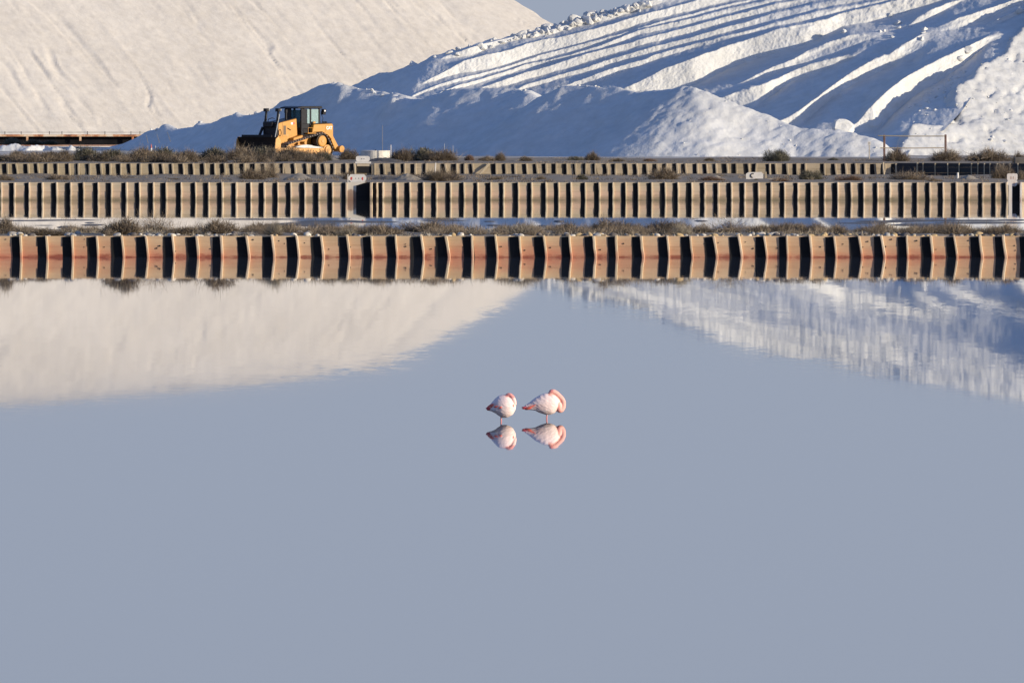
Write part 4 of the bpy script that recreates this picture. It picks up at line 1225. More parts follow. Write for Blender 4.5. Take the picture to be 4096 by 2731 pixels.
# low dry growth nobody could count
def carpet(name, label, n, D0, D1_, half, zf, m, seed, h, wid, w=0.35, per=14, ln=(0.4, 0.9), up=0.8):
    r = np.random.default_rng(seed)
    tv, tq, tt = twigs(per, seed, w, h, wid, segs=2, upright=up, ln=ln)
    x = r.uniform(-half, half, n * 3); y = r.uniform(D0, D1_, n * 3)
    keep = vnoise(x * 0.35, y * 0.2, seed) + r.uniform(-0.15, 0.15, n * 3) > 0.5
    x = x[keep][:n]; y = y[keep][:n]; n = len(x)
    a = r.uniform(0, 6.28, n); s = r.uniform(0.4, 1.3, n)
    c, sn = np.cos(a), np.sin(a)
    V = np.empty((n, len(tv), 3))
    V[:, :, 0] = x[:, None] + s[:, None] * (tv[None, :, 0] * c[:, None] - tv[None, :, 1] * sn[:, None])
    V[:, :, 1] = y[:, None] + s[:, None] * (tv[None, :, 0] * sn[:, None] + tv[None, :, 1] * c[:, None])
    V[:, :, 2] = zf(y)[:, None] + s[:, None] * tv[None, :, 2]
    Q = (np.arange(n)[:, None, None] * len(tv) + tq[None]).reshape(-1, 4)
    t = np.clip(np.tile(tt, n) + np.repeat(r.normal(0, 0.15, n), len(tv)), 0, 1)
    o = link(name, veg_mesh(name, V.reshape(-1, 3), Q, t, m))
    return tag(o, label, 'ground cover', kind='stuff')
carpet('dry_grass', 'thin dry grass and twigs growing over the near bank', 2300, D1 + 0.5, D1 + 20, 26, lambda y: np.interp(y, [D1, D1 + 6, D1 + 20], [0.51, 0.54, 0.49]), M['scrub_pale'], 61, 0.10, 0.010)
carpet('dry_grass', 'thin dry growth over the middle bank between the timber walls', 1700, D2 + 0.5, D3 - 1, 36, lambda y: zmid(y) - 0.02, M['scrub_dark'], 62, 0.12, 0.016, w=0.5)
carpet('dry_grass', 'thin dry growth along the crest of the back bank', 1500, D3 + 2, D3 + 34, 40, lambda y: zback(y) - 0.02, M['scrub_dark'], 63, 0.10, 0.018, w=0.5)

r_ = np.random.default_rng(5)
carpet('dry_scrub', 'dense low grey brown scrub filling the row left of the bulldozer', 120, D3 + 8, D3 + 24, 7.5, lambda y: zback(y) - 0.04, M['scrub_dark'], 64, 0.50, 0.013, w=1.35, per=900, ln=(0.10, 0.30), up=0.5)
carpet('dry_scrub', 'low soft grey brown scrub growing between the bushes of the near bank', 330, D1 + 2.5, D1 + 17, 15, lambda y: np.interp(y, [D1, D1 + 6, D1 + 20], [0.50, 0.53, 0.48]), M['scrub_dark'], 65, 0.24, 0.007, w=1.0, per=420, ln=(0.15, 0.5), up=0.7)
bpy.data.objects['dry_scrub'].location.x = -16.5

# ------------------------------------------------------------------ stones on the near bank
stone_mats = [simple('ochre_stone', (0.42, 0.29, 0.14), 0.85, var=0.3, nscale=9), simple('grey_stone', (0.32, 0.29, 0.25), 0.85, var=0.3, nscale=9), simple('dark_stone', (0.11, 0.09, 0.075), 0.85, var=0.35, nscale=9), simple('pale_stone', (0.55, 0.48, 0.38), 0.85, var=0.2, nscale=9)]
stone_meshes = []
for mi, m in enumerate(stone_mats):
    for k in range(2):
        bm = bmesh.new(); bmesh.ops.create_icosphere(bm, subdivisions=2, radius=1.0)
        sd = mi * 10 + k
        for v in bm.verts:
            f = 1 + 0.35 * (float(vnoise(v.co.x * 1.3 + sd, v.co.y * 1.3 + v.co.z * 1.7, sd)) - 0.5)
            v.co = Vector((v.co.x * f, v.co.y * f * 0.85, v.co.z * f * 0.72))
        stone_meshes.append((mi, finish(bm, 'stone', m, smooth=True)))
rst = random.Random(23)
dens = [(0, 0.35), (80, 0.5), (110, 0.3), (320, 0.4), (330, 0.9), (470, 1.0), (520, 0.8), (620, 0.3), (700, 0.2), (1030, 0.35), (1130, 0.2), (1240, 0.5), (1260, 1.0), (1420, 1.3), (1700, 0.9), (1800, 1.4), (1900, 1.2), (2050, 1.0), (2150, 0.5), (2190, 1.0), (2352, 0.8)]
dx_, dy_ = zip(*dens)
n = 0
while n < 235:
    xd = rst.uniform(0, 2352)
    if rst.random() > np.interp(xd, dx_, dy_) / 1.4: continue
    n += 1
    D = D1 + 0.16 + abs(rst.gauss(0, 0.5)) + (rst.random() < 0.3) * rst.uniform(0, 4)
    s = rst.choice((0.045, 0.055, 0.06, 0.07, 0.085, 0.105))
    wgt = (3, 2, 3, 1) if xd > 1250 else (1, 2, 2, 3)
    mi = rst.choices((0, 1, 2, 3), wgt)[0]
    me = rst.choice([q for i_, q in stone_meshes if i_ == mi])
    link('stone', me, near_bank, (X(xd * 4096 / 2352, D), D, 0.53 + s * 0.45), (rst.uniform(-0.3, 0.3), rst.uniform(-0.3, 0.3), rst.uniform(0, 6.28)), (s * rst.uniform(0.9, 1.5), s, s * rst.uniform(0.8, 1.1)))

# ------------------------------------------------------------------ mud and salt flats showing in the second pan
def islet(xd, yd, wd, dep, z, seed, m=None):
    q = PD(xd * 4096 / 2352, yd * 4096 / 2352, 0.0)
    w = wd * 0.4354 * q.y / F
    xs = np.linspace(-w / 2 - 0.3, w / 2 + 0.3, max(12, int(w / 0.12))); ys = np.linspace(-dep / 2 - 0.5, dep / 2 + 0.5, 24)
    XX, YY = np.meshgrid(xs, ys)
    e = 1 - (2 * XX / w) ** 2 - (2 * YY / dep) ** 2 + 0.9 * fbm(XX * 0.8 + seed, YY * 0.35, seed, 4)
    ZZ = np.minimum(e, 0.6) * z
    o = link('mud_flat', grid_mesh('mud_flat', XX, YY, ZZ, m or M['mud'], keep=ZZ > -0.02), None, (q.x, q.y, 0))
    tag(o, kind='structure')
for k, a in enumerate(((40, 506, 210, 1.5, 0.03), (160, 505, 150, 1.2, 0.03), (212, 516, 50, 3, 0.04), (206, 511, 30, 2, 0.04), (150, 521, 30, 4, 0.05), (100, 517, 60, 1.5, 0.02),
                       (600, 503, 260, 2.0, 0.03), (760, 508, 160, 6, 0.05), (690, 515, 180, 10, 0.05), (850, 509, 120, 4, 0.04), (1135, 517, 50, 4, 0.06), (1124, 508, 24, 1.5, 0.03), (1283, 508, 24, 3, 0.06), (1248, 519, 36, 4, 0.06), (1300, 519, 44, 4, 0.07), (1020, 506, 120, 2, 0.03),
                       (1610, 507, 26, 2, 0.04), (2040, 508, 130, 3, 0.04), (2180, 506, 260, 3, 0.04), (2250, 511, 220, 4, 0.04), (2330, 505, 90, 4, 0.05), (2120, 516, 160, 6, 0.05), (1980, 512, 120, 2, 0.03))):
    islet(*a, 700 + k)

# ------------------------------------------------------------------ things on the banks
def bm_cyl(bm, p0, p1, r0, r1=None, n=16):
    bm_tube(bm, [p0, p1], [r0, r1 if r1 is not None else r0], n)

# round concrete tank
DT_ = D3 + 30
px = X(1501, DT_)
tk = empty('concrete_tank', (px, DT_, ZB - 0.25))
tag(tk, 'low round pale concrete tank on the back bank right of the bulldozer', 'tank')
rr = (1561 - 1442) / 8 * DT_ / F
zt_ = Zy(601, DT_ - rr) - (ZB - 0.25)
bm = bmesh.new()
N_ = 40
ring = lambda r, z: [bm.verts.new((r * math.cos(2 * math.pi * k / N_), r * math.sin(2 * math.pi * k / N_), z)) for k in range(N_)]
A = [ring(rr, -0.1), ring(rr, zt_ - 0.015), ring(rr - 0.02, zt_), ring(rr - 0.09, zt_), ring(rr - 0.09, 0.05)]
for a, b_ in zip(A, A[1:]):
    for k in range(N_): bm.faces.new((a[k], a[(k + 1) % N_], b_[(k + 1) % N_], b_[k]))
bm.faces.new(A[-1])
link('shell', finish(bm, 'shell', M['concrete'], smooth=False), tk)
bm = bmesh.new(); bm_box(bm, (0.02, -rr + 0.03, zt_ + 0.015), (0.07, 0.05, 0.04))
link('lug', finish(bm, 'lug', M['dark'], bevel=0.008), tk)

def stake(name, label, xp, ytop, D, zb, r, m, lean=0.0):
    zt = Zy(ytop, D)
    bm = bmesh.new(); bm_tube(bm, [(0, 0, 0), (lean * 0.4, 0, (zt - zb) * 0.5), (lean, 0, zt - zb)], [r, r * 0.95, r * 0.85], 8)
    o = link(name, finish(bm, name, m), None, (X(xp, D), D, zb))
    return tag(o, label, 'stake')
stake('marker_stake', 'thin white stake standing against the right side of the round tank', 1563.5, 578, D3 + 29, ZB - 0.2, 0.022, M['white_paint'])
stake('marker_rod', 'tall hair thin rod in front of the shaded slope above the round tank', 1530, 500, 772, ZS, 0.010, M['post3'])
stake('marker_rod', 'thin short rod before the shaded slope, left one of two close together', 1778, 573, 773, ZS, 0.011, M['concrete'])
stake('marker_rod', 'thin short rod before the shaded slope, right one of two close together', 1812, 580, 773, ZS, 0.010, M['concrete'])
stake('marker_stake', 'grey stake in front of the shaded salt left of the bulldozer blade', 668, 585, 775, ZS, 0.03, M['post3'])
stake('marker_stake', 'thin stake before the shaded salt, left of the grey one near the blade', 622, 582, 776, ZS, 0.018, M['concrete'])
stake('white_peg', 'short white peg in front of the far wall left of the biggest brown bush', 1740, 650, D3 - 1.0, Z3B, 0.035, M['white_paint'], 0.03)
stake('white_peg', 'white peg beside the earth mound before the shaded wall at the right', 3831, 689, D2 + 40, float(zmid(D2 + 40)), 0.05, M['white_paint'])
stake('grey_stump', 'grey stump sticking out of the dark bush right of the round tank', 1684, 591, D3 + 19, ZB - 0.05, 0.10, M['post3'], 0.02)

# slanting canes stuck in the shaded slope
for xa, ya, xb, yb_, lab in ((585, 540, 592, 571, 'short cane slanting in the shaded salt slope, leftmost of three'), (628, 537, 637, 569, 'pale cane slanting in the shaded salt slope, middle of three'), (669, 527, 682, 565, 'long cane slanting in the shaded salt slope, nearest the bulldozer')):
    a = P(xa, ya, 800); b_ = P(xb, yb_, 798)
    bm = bmesh.new(); bm_tube(bm, [b_, (a + b_) / 2, a], [0.02, 0.018, 0.014], 6)
    c_ = tuple(b_)
    bmesh.ops.translate(bm, verts=bm.verts, vec=-Vector(c_))
    tag(link('cane', finish(bm, 'cane', M['post3']), None, c_), lab, 'cane')

# small orange and white cone
co = empty('traffic_cone', (X(605, 775), 775, ZS))
tag(co, 'small red and white cone at the foot of the shaded slope, left of the bulldozer', 'traffic cone')
M['cone_red'] = simple('cone_red', (0.55, 0.10, 0.06), 0.6, var=0.1)
for nm, z0_, z1_, r0_, r1_, mm_ in (('base', 0, 0.06, 0.26, 0.26, M['cone_red']), ('lower_band', 0.06, 0.32, 0.18, 0.135, M['cone_red']), ('white_band', 0.32, 0.58, 0.135, 0.085, M['white_paint']), ('tip', 0.58, 0.85, 0.085, 0.03, M['cone_red'])):
    bm = bmesh.new(); bm_cyl(bm, (0, 0, z0_), (0, 0, z1_), r0_, r1_, 4 if nm == 'base' else 14)
    link(nm, finish(bm, nm, mm_), co)
co.scale = (0.55, 0.55, 0.9)

# railed posts
DP = D3 + 16
x0 = X(3537, DP); x1 = X(3782, DP); zb_ = 0.94
fr = empty('railed_posts', (x0, DP, zb_))
tag(fr, 'two tall rusty posts joined by two thin horizontal rails before the rough heap', 'fence')
for xx, y0_, nm in ((0, 538, 'post'), (x1 - x0, 537, 'post')):
    zt_ = Zy(y0_, DP) - zb_
    bm = bmesh.new(); bm_box(bm, (xx, 0, zt_ / 2 - 0.05), (0.105, 0.11, zt_ + 0.1))
    link(nm, finish(bm, nm, M['rust_post'], bevel=0.012), fr)
for ya, yb_, xa, xb in ((542, 543.5, 3512, 3777), (591, 590, 3521, 3776)):
    a = P(xa, ya, DP - 0.03); b_ = P(xb, yb_, DP - 0.03)
    mid_ = (a + b_) / 2 + Vector((0, 0, -0.012))
    bm = bmesh.new(); bm_tube(bm, [Vector((v.x - x0, -0.075, v.z - zb_)) for v in (a, mid_, b_)], 0.024, 8)
    link('rail', finish(bm, 'rail', M['plank3']), fr)
# leaning lower stump in front of the left post
bm = bmesh.new(); bm_tube(bm, [(0.03, 0, -0.1), (-0.01, 0, 0.25), (-0.015, 0, 0.55)], [0.05, 0.05, 0.045], 8)
tag(link('stump', finish(bm, 'stump', M['post3']), None, (X(3534, D3 - 0.4), D3 - 0.25, Z3B + 0.05)), 'pale stump leaning in front of the left railed post', 'stake')

# sign on a stick
DS = D3 + 30
sg = empty('notice_sign', (X(3477, DS), DS, ZB - 0.05))
tag(sg, 'small white notice on a thin brown stick left of the railed posts', 'sign')
zt_ = Zy(565, DS) - (ZB - 0.05); zl = Zy(580.5, DS) - (ZB - 0.05)
bm = bmesh.new(); bm_tube(bm, [(0, 0, -0.1), (0, 0, zl + 0.05)], 0.022, 8)
link('stick', finish(bm, 'stick', M['post3']), sg)
boxpart('board', (0, -0.03, (zt_ + zl) / 2), (0.155, 0.015, zt_ - zl), M['white_paint'], sg, 0.003)
for k, (w_, dz) in enumerate(((0.10, 0.045), (0.115, 0.0), (0.09, -0.045))):
    boxpart('print_line', (0, -0.0395, (zt_ + zl) / 2 + dz), (w_, 0.003, 0.012), M['dark'], sg)

# grey block and post at the right edge of the back bank
boxb = boxpart('concrete_block', (X(4090, D3 + 1.0), D3 + 1.0, 1.05), (0.75, 0.5, 0.34), M['mud'], None, 0.03)
tag(boxb, 'dark grey block lying on top of the shaded wall at the right edge', 'block')
stake('timber_post', 'leaning timber post at the right edge beside the dark grey block', 4092, 640, D3 - 1.0, Z3B, 0.06, M['post3'], 0.2)

# spoil mounds on the middle bank
M['earth'] = simple('grey_earth', (0.22, 0.185, 0.14), 0.95, var=0.3, nscale=3, bumpd=0.03)
M['earth_dark'] = simple('dark_wet_earth', (0.07, 0.06, 0.05), 0.9, var=0.3, nscale=3, bumpd=0.03)
def mound(label, xp, yb_, ytop, wp, D, z, seed, m, skew=0.0):
    w = wp / 4 * D / F; h = Zy(ytop, D) - z
    xs = np.linspace(-w * 0.62, w * 0.62, 46); ys = np.linspace(-w * 0.45, w * 0.45, 34)
    XX, YY = np.meshgrid(xs, ys)
    rr_ = np.hypot(2 * XX / w - skew * 0, 2.6 * YY / w)
    ZZ = h * np.clip(1 - rr_, -0.1, 1) * (1 + 0.3 * fbm(XX * 2 + seed, YY * 2, seed, 3)) + 0.04 * fbm(XX * 4, YY * 4, seed + 1, 3)
    o = link('earth_mound', grid_mesh('earth_mound', XX, YY, ZZ, m, keep=ZZ > -0.05 * h - 0.02), None, (X(xp, D), D, z))
    return tag(o, label, 'mound')
mound('pale earth mound on the middle bank right of the gate with red marks', 1630, 722, 690, 130, D2 + 24, 0.60, 801, M['earth'])
mound('dark flat earth mound between the gate with red marks and the pale mound', 1545, 716, 699, 170, D2 + 34, 0.57, 802, M['earth_dark'])
mound('earth mound on the middle bank below the bulldozer tracks', 1195, 718, 688, 150, D2 + 28, 0.59, 803, M['earth'])
mound('dark earth mound on the back bank in front of the round tank', 1535, 646, 628, 180, D3 + 12, 0.93, 804, M['earth_dark'])
mound('small earth mound beside the white peg before the shaded wall', 3872, 716, 694, 90, D2 + 36, 0.56, 805, M['earth'])
mound('low brown earth mound on the middle bank left of the discarded gate board', 2860, 716, 700, 130, D2 + 26, 0.59, 806, M['earth'])
mound('earth mound at the foot of the bulldozer rear idler', 1330, 644, 626, 90, D3 + 20, 0.96, 807, M['earth'])

# ------------------------------------------------------------------ bulldozer
m, nt, b = mat('machine_yellow')
n1 = noise(nt, 2.6, 6, 0.7)
n2 = noise(nt, 9.0, 4, 0.6)
c = ramp(nt, n2.outputs['Fac'], [(0.3, (0.43, 0.185, 0.018)), (0.7, (0.51, 0.225, 0.024))])
L(nt, mix(nt, maprange(nt, n1.outputs['Fac'], 0.54, 0.78, 0.0, 0.40), c, (0.47, 0.33, 0.17)), b.inputs['Base Color'])
b.inputs['Roughness'].default_value = 0.55
M['yellow'] = m
M['yellow_dusty'] = simple('dusty_yellow', (0.55, 0.29, 0.095), 0.75, var=0.22, nscale=4.0)
M['machine_black'] = simple('machine_black', (0.018, 0.017, 0.019), 0.45, var=0.3)
M['blade_steel'] = simple('worn_blade_steel', (0.020, 0.013, 0.010), 0.6, var=0.5, nscale=3.0)
M['track_steel'] = simple('track_steel', (0.045, 0.038, 0.034), 0.5, 0.3, var=0.4, nscale=6)
M['cleat_steel'] = simple('worn_cleat_steel', (0.36, 0.31, 0.26), 0.5, 0.2, var=0.3, nscale=8)
M['grey_part'] = simple('grey_paint', (0.30, 0.30, 0.28), 0.6, var=0.15)
m, nt, b = mat('cab_glass')
b.inputs['Base Color'].default_value = (0.10, 0.20, 0.21, 1)
b.inputs['Roughness'].default_value = 0.05
b.inputs['Transmission Weight'].default_value = 0.65
b.inputs['IOR'].default_value = 1.12
M['glass'] = m
m, nt, b = mat('side_glass')
b.inputs['Base Color'].default_value = (0.36, 0.47, 0.45, 1)
b.inputs['Roughness'].default_value = 0.12
b.inputs['Transmission Weight'].default_value = 0.35
b.inputs['IOR'].default_value = 1.2
M['glass_pale'] = m
M['white_letters'] = simple('white_letters', (0.80, 0.78, 0.74), 0.6, var=0.03)
M['plate_black'] = simple('badge_plate', (0.10, 0.06, 0.03), 0.6, var=0.1)
M['badge_red'] = simple('badge_red', (0.50, 0.05, 0.04), 0.6, var=0.1)

PSI = R(44)
px_ = P(1192, 627, D_BULL)
GZ = ZS + 0.02
bd = empty('bulldozer', (px_.x, D_BULL, GZ), math.pi + PSI)   # local +x points ahead, local +y is the far side
# ahead = (-cos, -sin); the side that faces the camera is local +y after the turn: (sin, -cos)
tag(bd, 'yellow crawler bulldozer with black cab, tall track and dark blade parked on the salt flat', 'bulldozer')
# local axes: l ahead, w towards the camera side, z up
def part(name, bm, m, parent=None, bevel=0.0, smooth=False):
    return link(name, finish(bm, name, m, smooth=smooth, bevel=bevel), parent or bd)
def prism_w(name, pts, w0, w1, m, parent=None, bevel=0.012):
    bm = bmesh.new(); bm_prism(bm, pts, w0, w1, 'y'); return part(name, bm, m, parent, bevel)
def boxp(name, l, w, z, m, parent=None, bevel=0.012, rot=None):
    bm = bmesh.new(); bm_box(bm, ((l[0] + l[1]) / 2, (w[0] + w[1]) / 2, (z[0] + z[1]) / 2), (l[1] - l[0], w[1] - w[0], z[1] - z[0]), rot)
    return part(name, bm, m, parent, bevel)

# chassis and hood
prism_w('chassis', [(2.15, 0.55), (2.2, 1.12), (0.9, 1.25), (-1.7, 1.25), (-1.9, 0.6)], -0.56, 0.56, M['yellow'])
hood = prism_w('hood', [(2.2, 1.1), (2.22, 1.95), (2.0, 2.02), (0.62, 2.28), (0.55, 1.25)], -0.55, 0.55, M['yellow'], bevel=0.03)
prism_w('radiator_guard', [(2.225, 0.75), (2.34, 0.75), (2.34, 1.93), (2.225, 1.97)], -0.60, 0.50, M['machine_black'])
prism_w('hood_cover', [(2.1, 2.01), (0.6, 2.29), (0.6, 2.33), (2.1, 2.06)], -0.52, 0.50, M['machine_black'], bevel=0.008)
boxp('grille_panel', (1.52, 1.72), (0.552, 0.562), (1.30, 1.85), M['plate_black'], hood, 0.0)
boxp('hand_grip', (1.12, 1.42), (0.555, 0.60), (1.62, 1.66), M['machine_black'], hood, 0.01, Matrix.Rotation(R(-25), 4, 'Y'))
bm = bmesh.new(); bm_tube(bm, [(2.02 + 0.11 * math.cos(t), 0.565, 1.42 + 0.20 * math.sin(t)) for t in np.linspace(0, 2 * math.pi, 13)], 0.018, 6, cap=False)
part('ring_handle', bm, M['machine_black'], hood)
boxp('panel_seam', (1.80, 1.815), (0.551, 0.557), (1.2, 2.03), M['plate_black'], hood, 0.0)
boxp('badge_plate', (0.80, 0.94), (0.552, 0.558), (1.93, 2.05), M['badge_red'], hood, 0.0)
boxp('badge_plate', (0.94, 1.10), (0.552, 0.558), (1.92, 2.04), M['white_letters'], hood, 0.0)
prism_w('step', [(0.5, 0.95), (1.25, 0.82), (1.25, 1.1), (0.5, 1.28)], 0.565, 0.95, M['yellow'])
# lift masts with lights, cylinders
for w in (-0.54, 0.52):
    bm = bmesh.new(); bm_tube(bm, [(2.25, w, 1.2), (2.22, w, 1.9), (2.12, w, 2.72)], [0.10, 0.085, 0.07], 10)
    mast = part('lift_cylinder', bm, M['machine_black'])
    bm = bmesh.new(); bm_box(bm, (2.14, w, 2.80), (0.22, 0.30, 0.20)); part('lamp_box', bm, M['machine_black'], mast, 0.02)
    bm = bmesh.new(); bm_tube(bm, [(2.02, w, 2.80), (1.93, w, 2.80)], 0.085, 10); part('lamp', bm, M['grey_part'], mast)
    bm = bmesh.new(); bm_tube(bm, [(2.18, w + 0.12, 2.70), (2.30, w + 0.16, 2.45), (2.24, w + 0.10, 2.15), (2.26, w + 0.13, 1.9)], 0.022, 6); part('hose', bm, M['machine_black'], mast)
bm = bmesh.new(); bm_tube(bm, [(2.10, 0.60, 2.55), (2.55, 0.68, 1.10)], 0.035, 8); part('piston_rod', bm, M['grey_part'])
bm = bmesh.new(); bm_tube(bm, [(2.35, -0.62, 1.75), (2.78, -0.62, 0.95)], 0.085, 8); part('tilt_cylinder', bm, M['machine_black'])
boxp('fan_housing', (2.2, 2.5), (-0.50, 0.35), (1.75, 2.1), M['machine_black'], bevel=0.06)
bm = bmesh.new(); bm_tube(bm, [(2.3, -0.2, 2.1), (2.3, -0.15, 2.25), (2.1, -0.05, 2.32), (1.9, -0.05, 2.28)], 0.025, 6); part('hose', bm, M['machine_black'])
bm = bmesh.new(); bm_tube(bm, [(1.2, 0.22, 2.1), (1.2, 0.22, 2.62), (1.2, 0.22, 2.63), (1.2, 0.22, 2.82)], [0.07, 0.07, 0.105, 0.105], 12); part('exhaust', bm, M['machine_black'])
# cab
cab = empty('cab', (0, 0, 0)); cab.parent = bd
def cabbox(name, l, w, z, m, bevel=0.01): return boxp(name, l, w, z, m, cab, bevel)
cabbox('cab_floor', (-1.15, 0.42), (-0.74, 0.74), (1.25, 1.52), M['machine_black'])
for l, w in ((0.36, -0.70), (0.36, 0.70), (-0.36, 0.70), (-0.36, -0.70), (-1.10, 0.70), (-1.10, -0.70)):
    cabbox('cab_pillar', (l - 0.06, l + 0.06), (w - 0.05, w + 0.05), (1.4, 2.88), M['machine_black'])
roof = prism_w('cab_roof', [(0.75, 2.88), (0.75, 2.95), (0.4, 3.03), (-1.25, 3.03), (-1.32, 2.88)], -0.80, 0.80, M['machine_black'], cab, 0.02)
cabbox('front_window', (0.37, 0.39), (-0.18, 0.62), (1.72, 2.80), M['glass'], 0.0)
cabbox('front_panel', (0.36, 0.40), (-0.68, -0.20), (1.5, 2.88), M['machine_black'], 0.005)
cabbox('dash_panel', (0.36, 0.42), (-0.68, 0.68), (1.45, 1.71), M['machine_black'], 0.005)
cabbox('side_window', (-1.02, -0.10), (0.705, 0.72), (1.98, 2.84), M['glass_pale'], 0.0)
cabbox('side_panel', (-1.08, 0.30), (0.68, 0.70), (1.45, 1.97), M['machine_black'], 0.005)
cabbox('door_panel', (-0.08, 0.30), (0.69, 0.71), (1.975, 2.86), M['machine_black'], 0.005)
cabbox('rear_window', (-1.13, -1.115), (-0.6, 0.6), (1.9, 2.8), M['glass'], 0.0)
cabbox('seat', (-0.75, -0.2), (-0.3, 0.3), (1.5, 2.05), M['machine_black'], 0.05)
for dz, w in ((2.62, 0.86), (2.75, 0.9)):
    boxp('work_lamp', (-1.48, -1.24), (w - 0.16, w + 0.05), (dz - 0.11, dz + 0.10), M['machine_black'], roof, 0.02)
boxp('lamp_glass', (-1.40, -1.30), (0.955, 0.962), (2.70, 2.79), M['white_letters'], roof, 0.0)
bm = bmesh.new(); bm_tube(bm, [(-1.25, 0.72, 2.6), (-1.35, 0.78, 2.3), (-1.3, 0.75, 1.95)], 0.02, 6); part('hose', bm, M['machine_black'], cab)
# rear tank and fender
tank = prism_w('fuel_tank', [(-0.28, 1.42), (-0.40, 1.92), (-1.95, 1.97), (-2.02, 1.86), (-2.02, 1.10), (-1.86, 1.02), (-1.6, 1.30), (-1.1, 1.52), (-0.6, 1.50)], -0.98, 0.98, M['yellow'], bevel=0.025)
prism_w('tank_top', [(-0.45, 1.945), (-1.93, 1.985), (-1.9, 2.02), (-0.45, 1.98)], -0.9, 0.94, M['machine_black'], tank, 0.0)
for l in (-1.25, -1.6, -1.8):
    boxp('filler_cap', (l - 0.06, l + 0.06), (0.5, 0.62), (2.02, 2.10), M['machine_black'], tank, 0.01)
boxp('tank_bracket', (-0.62, -0.42), (0.80, 0.92), (1.95, 2.10), M['yellow'], tank, 0.02)
boxp('fender_step', (-0.55, 0.15), (0.74, 1.05), (1.36, 1.42), M['yellow'])
bm = bmesh.new(); bm_tube(bm, [(0.1, 1.02, 1.40), (0.1, 1.02, 1.72), (-0.25, 1.02, 1.72), (-0.25, 1.02, 1.40)], 0.02, 6); part('step_rail', bm, M['yellow'])
boxp('logo_panel', (-1.96, -1.36), (0.9805, 0.99), (1.42, 1.90), M['yellow'], tank, 0.0)
fc = bpy.data.curves.new('logo', 'FONT'); fc.body = 'CAT'; fc.size = 0.265; fc.extrude = 0.004; fc.offset = 0.008
fc.align_x = 'CENTER'
fo = bpy.data.objects.new('logo', fc); COL.objects.link(fo)
lm = bpy.data.meshes.new_from_object(fo.evaluated_get(bpy.context.evaluated_depsgraph_get()))
bpy.data.objects.remove(fo); bpy.data.curves.remove(fc)
lm.materials.clear(); lm.materials.append(M['white_letters'])
# text reads from the camera side: text x axis -> local -l, text up -> z, facing +w
lm.transform(Matrix(((-0.92, 0, 0, -1.665), (0, 0, 1, 0.997), (0, 1, 0, 1.62), (0, 0, 0, 1))))
lo_ = link('logo', lm, tank)
prism_w('logo_triangle', [(-1.615, 1.61), (-1.715, 1.61), (-1.665, 1.685)], 1.0025, 1.004, M['badge_red'], tank, 0.0)

# tracks: belts around two idlers and the raised sprocket
def hull_path(circ, n=240):
    """outline of the belt that runs round the wheels, sampled evenly"""
    pts = []
    for (l, z, r) in circ:
        for t in np.linspace(0, 2 * math.pi, 90, endpoint=False): pts.append((l + r * math.cos(t), z + r * math.sin(t)))
    pts = sorted(pts)
    def half(ps):
        h = []
        for p in ps:
            while len(h) >= 2 and (h[-1][0] - h[-2][0]) * (p[1] - h[-2][1]) - (h[-1][1] - h[-2][1]) * (p[0] - h[-2][0]) <= 0: h.pop()
            h.append(p)
        return h
    lo = half(pts); up_ = half(pts[::-1])
    loop = np.array(lo[:-1] + up_[:-1] + [lo[0]])
    s = np.concatenate([[0], np.cumsum(np.linalg.norm(np.diff(loop, axis=0), axis=1))])
    q = np.linspace(0, s[-1], n, endpoint=False)
    return np.stack([np.interp(q, s, loop[:, 0]), np.interp(q, s, loop[:, 1])], -1), s[-1]
WH = [(1.80, 0.37, 0.35), (-1.35, 0.37, 0.35), (-0.86, 0.90, 0.44)]
NS = 44
path, plen = hull_path(WH, NS)
bm = bmesh.new()
bm_box(bm, (0, 0, 0.028), (plen / NS * 0.96, 0.58, 0.035))
shoe_me = finish(bm, 'track_shoe', M['track_steel'], bevel=0.005)
bm = bmesh.new()
bm_box(bm, (0.06, 0, 0.075), (0.022, 0.58, 0.065))
cleat_me = finish(bm, 'cleat', M['cleat_steel'])
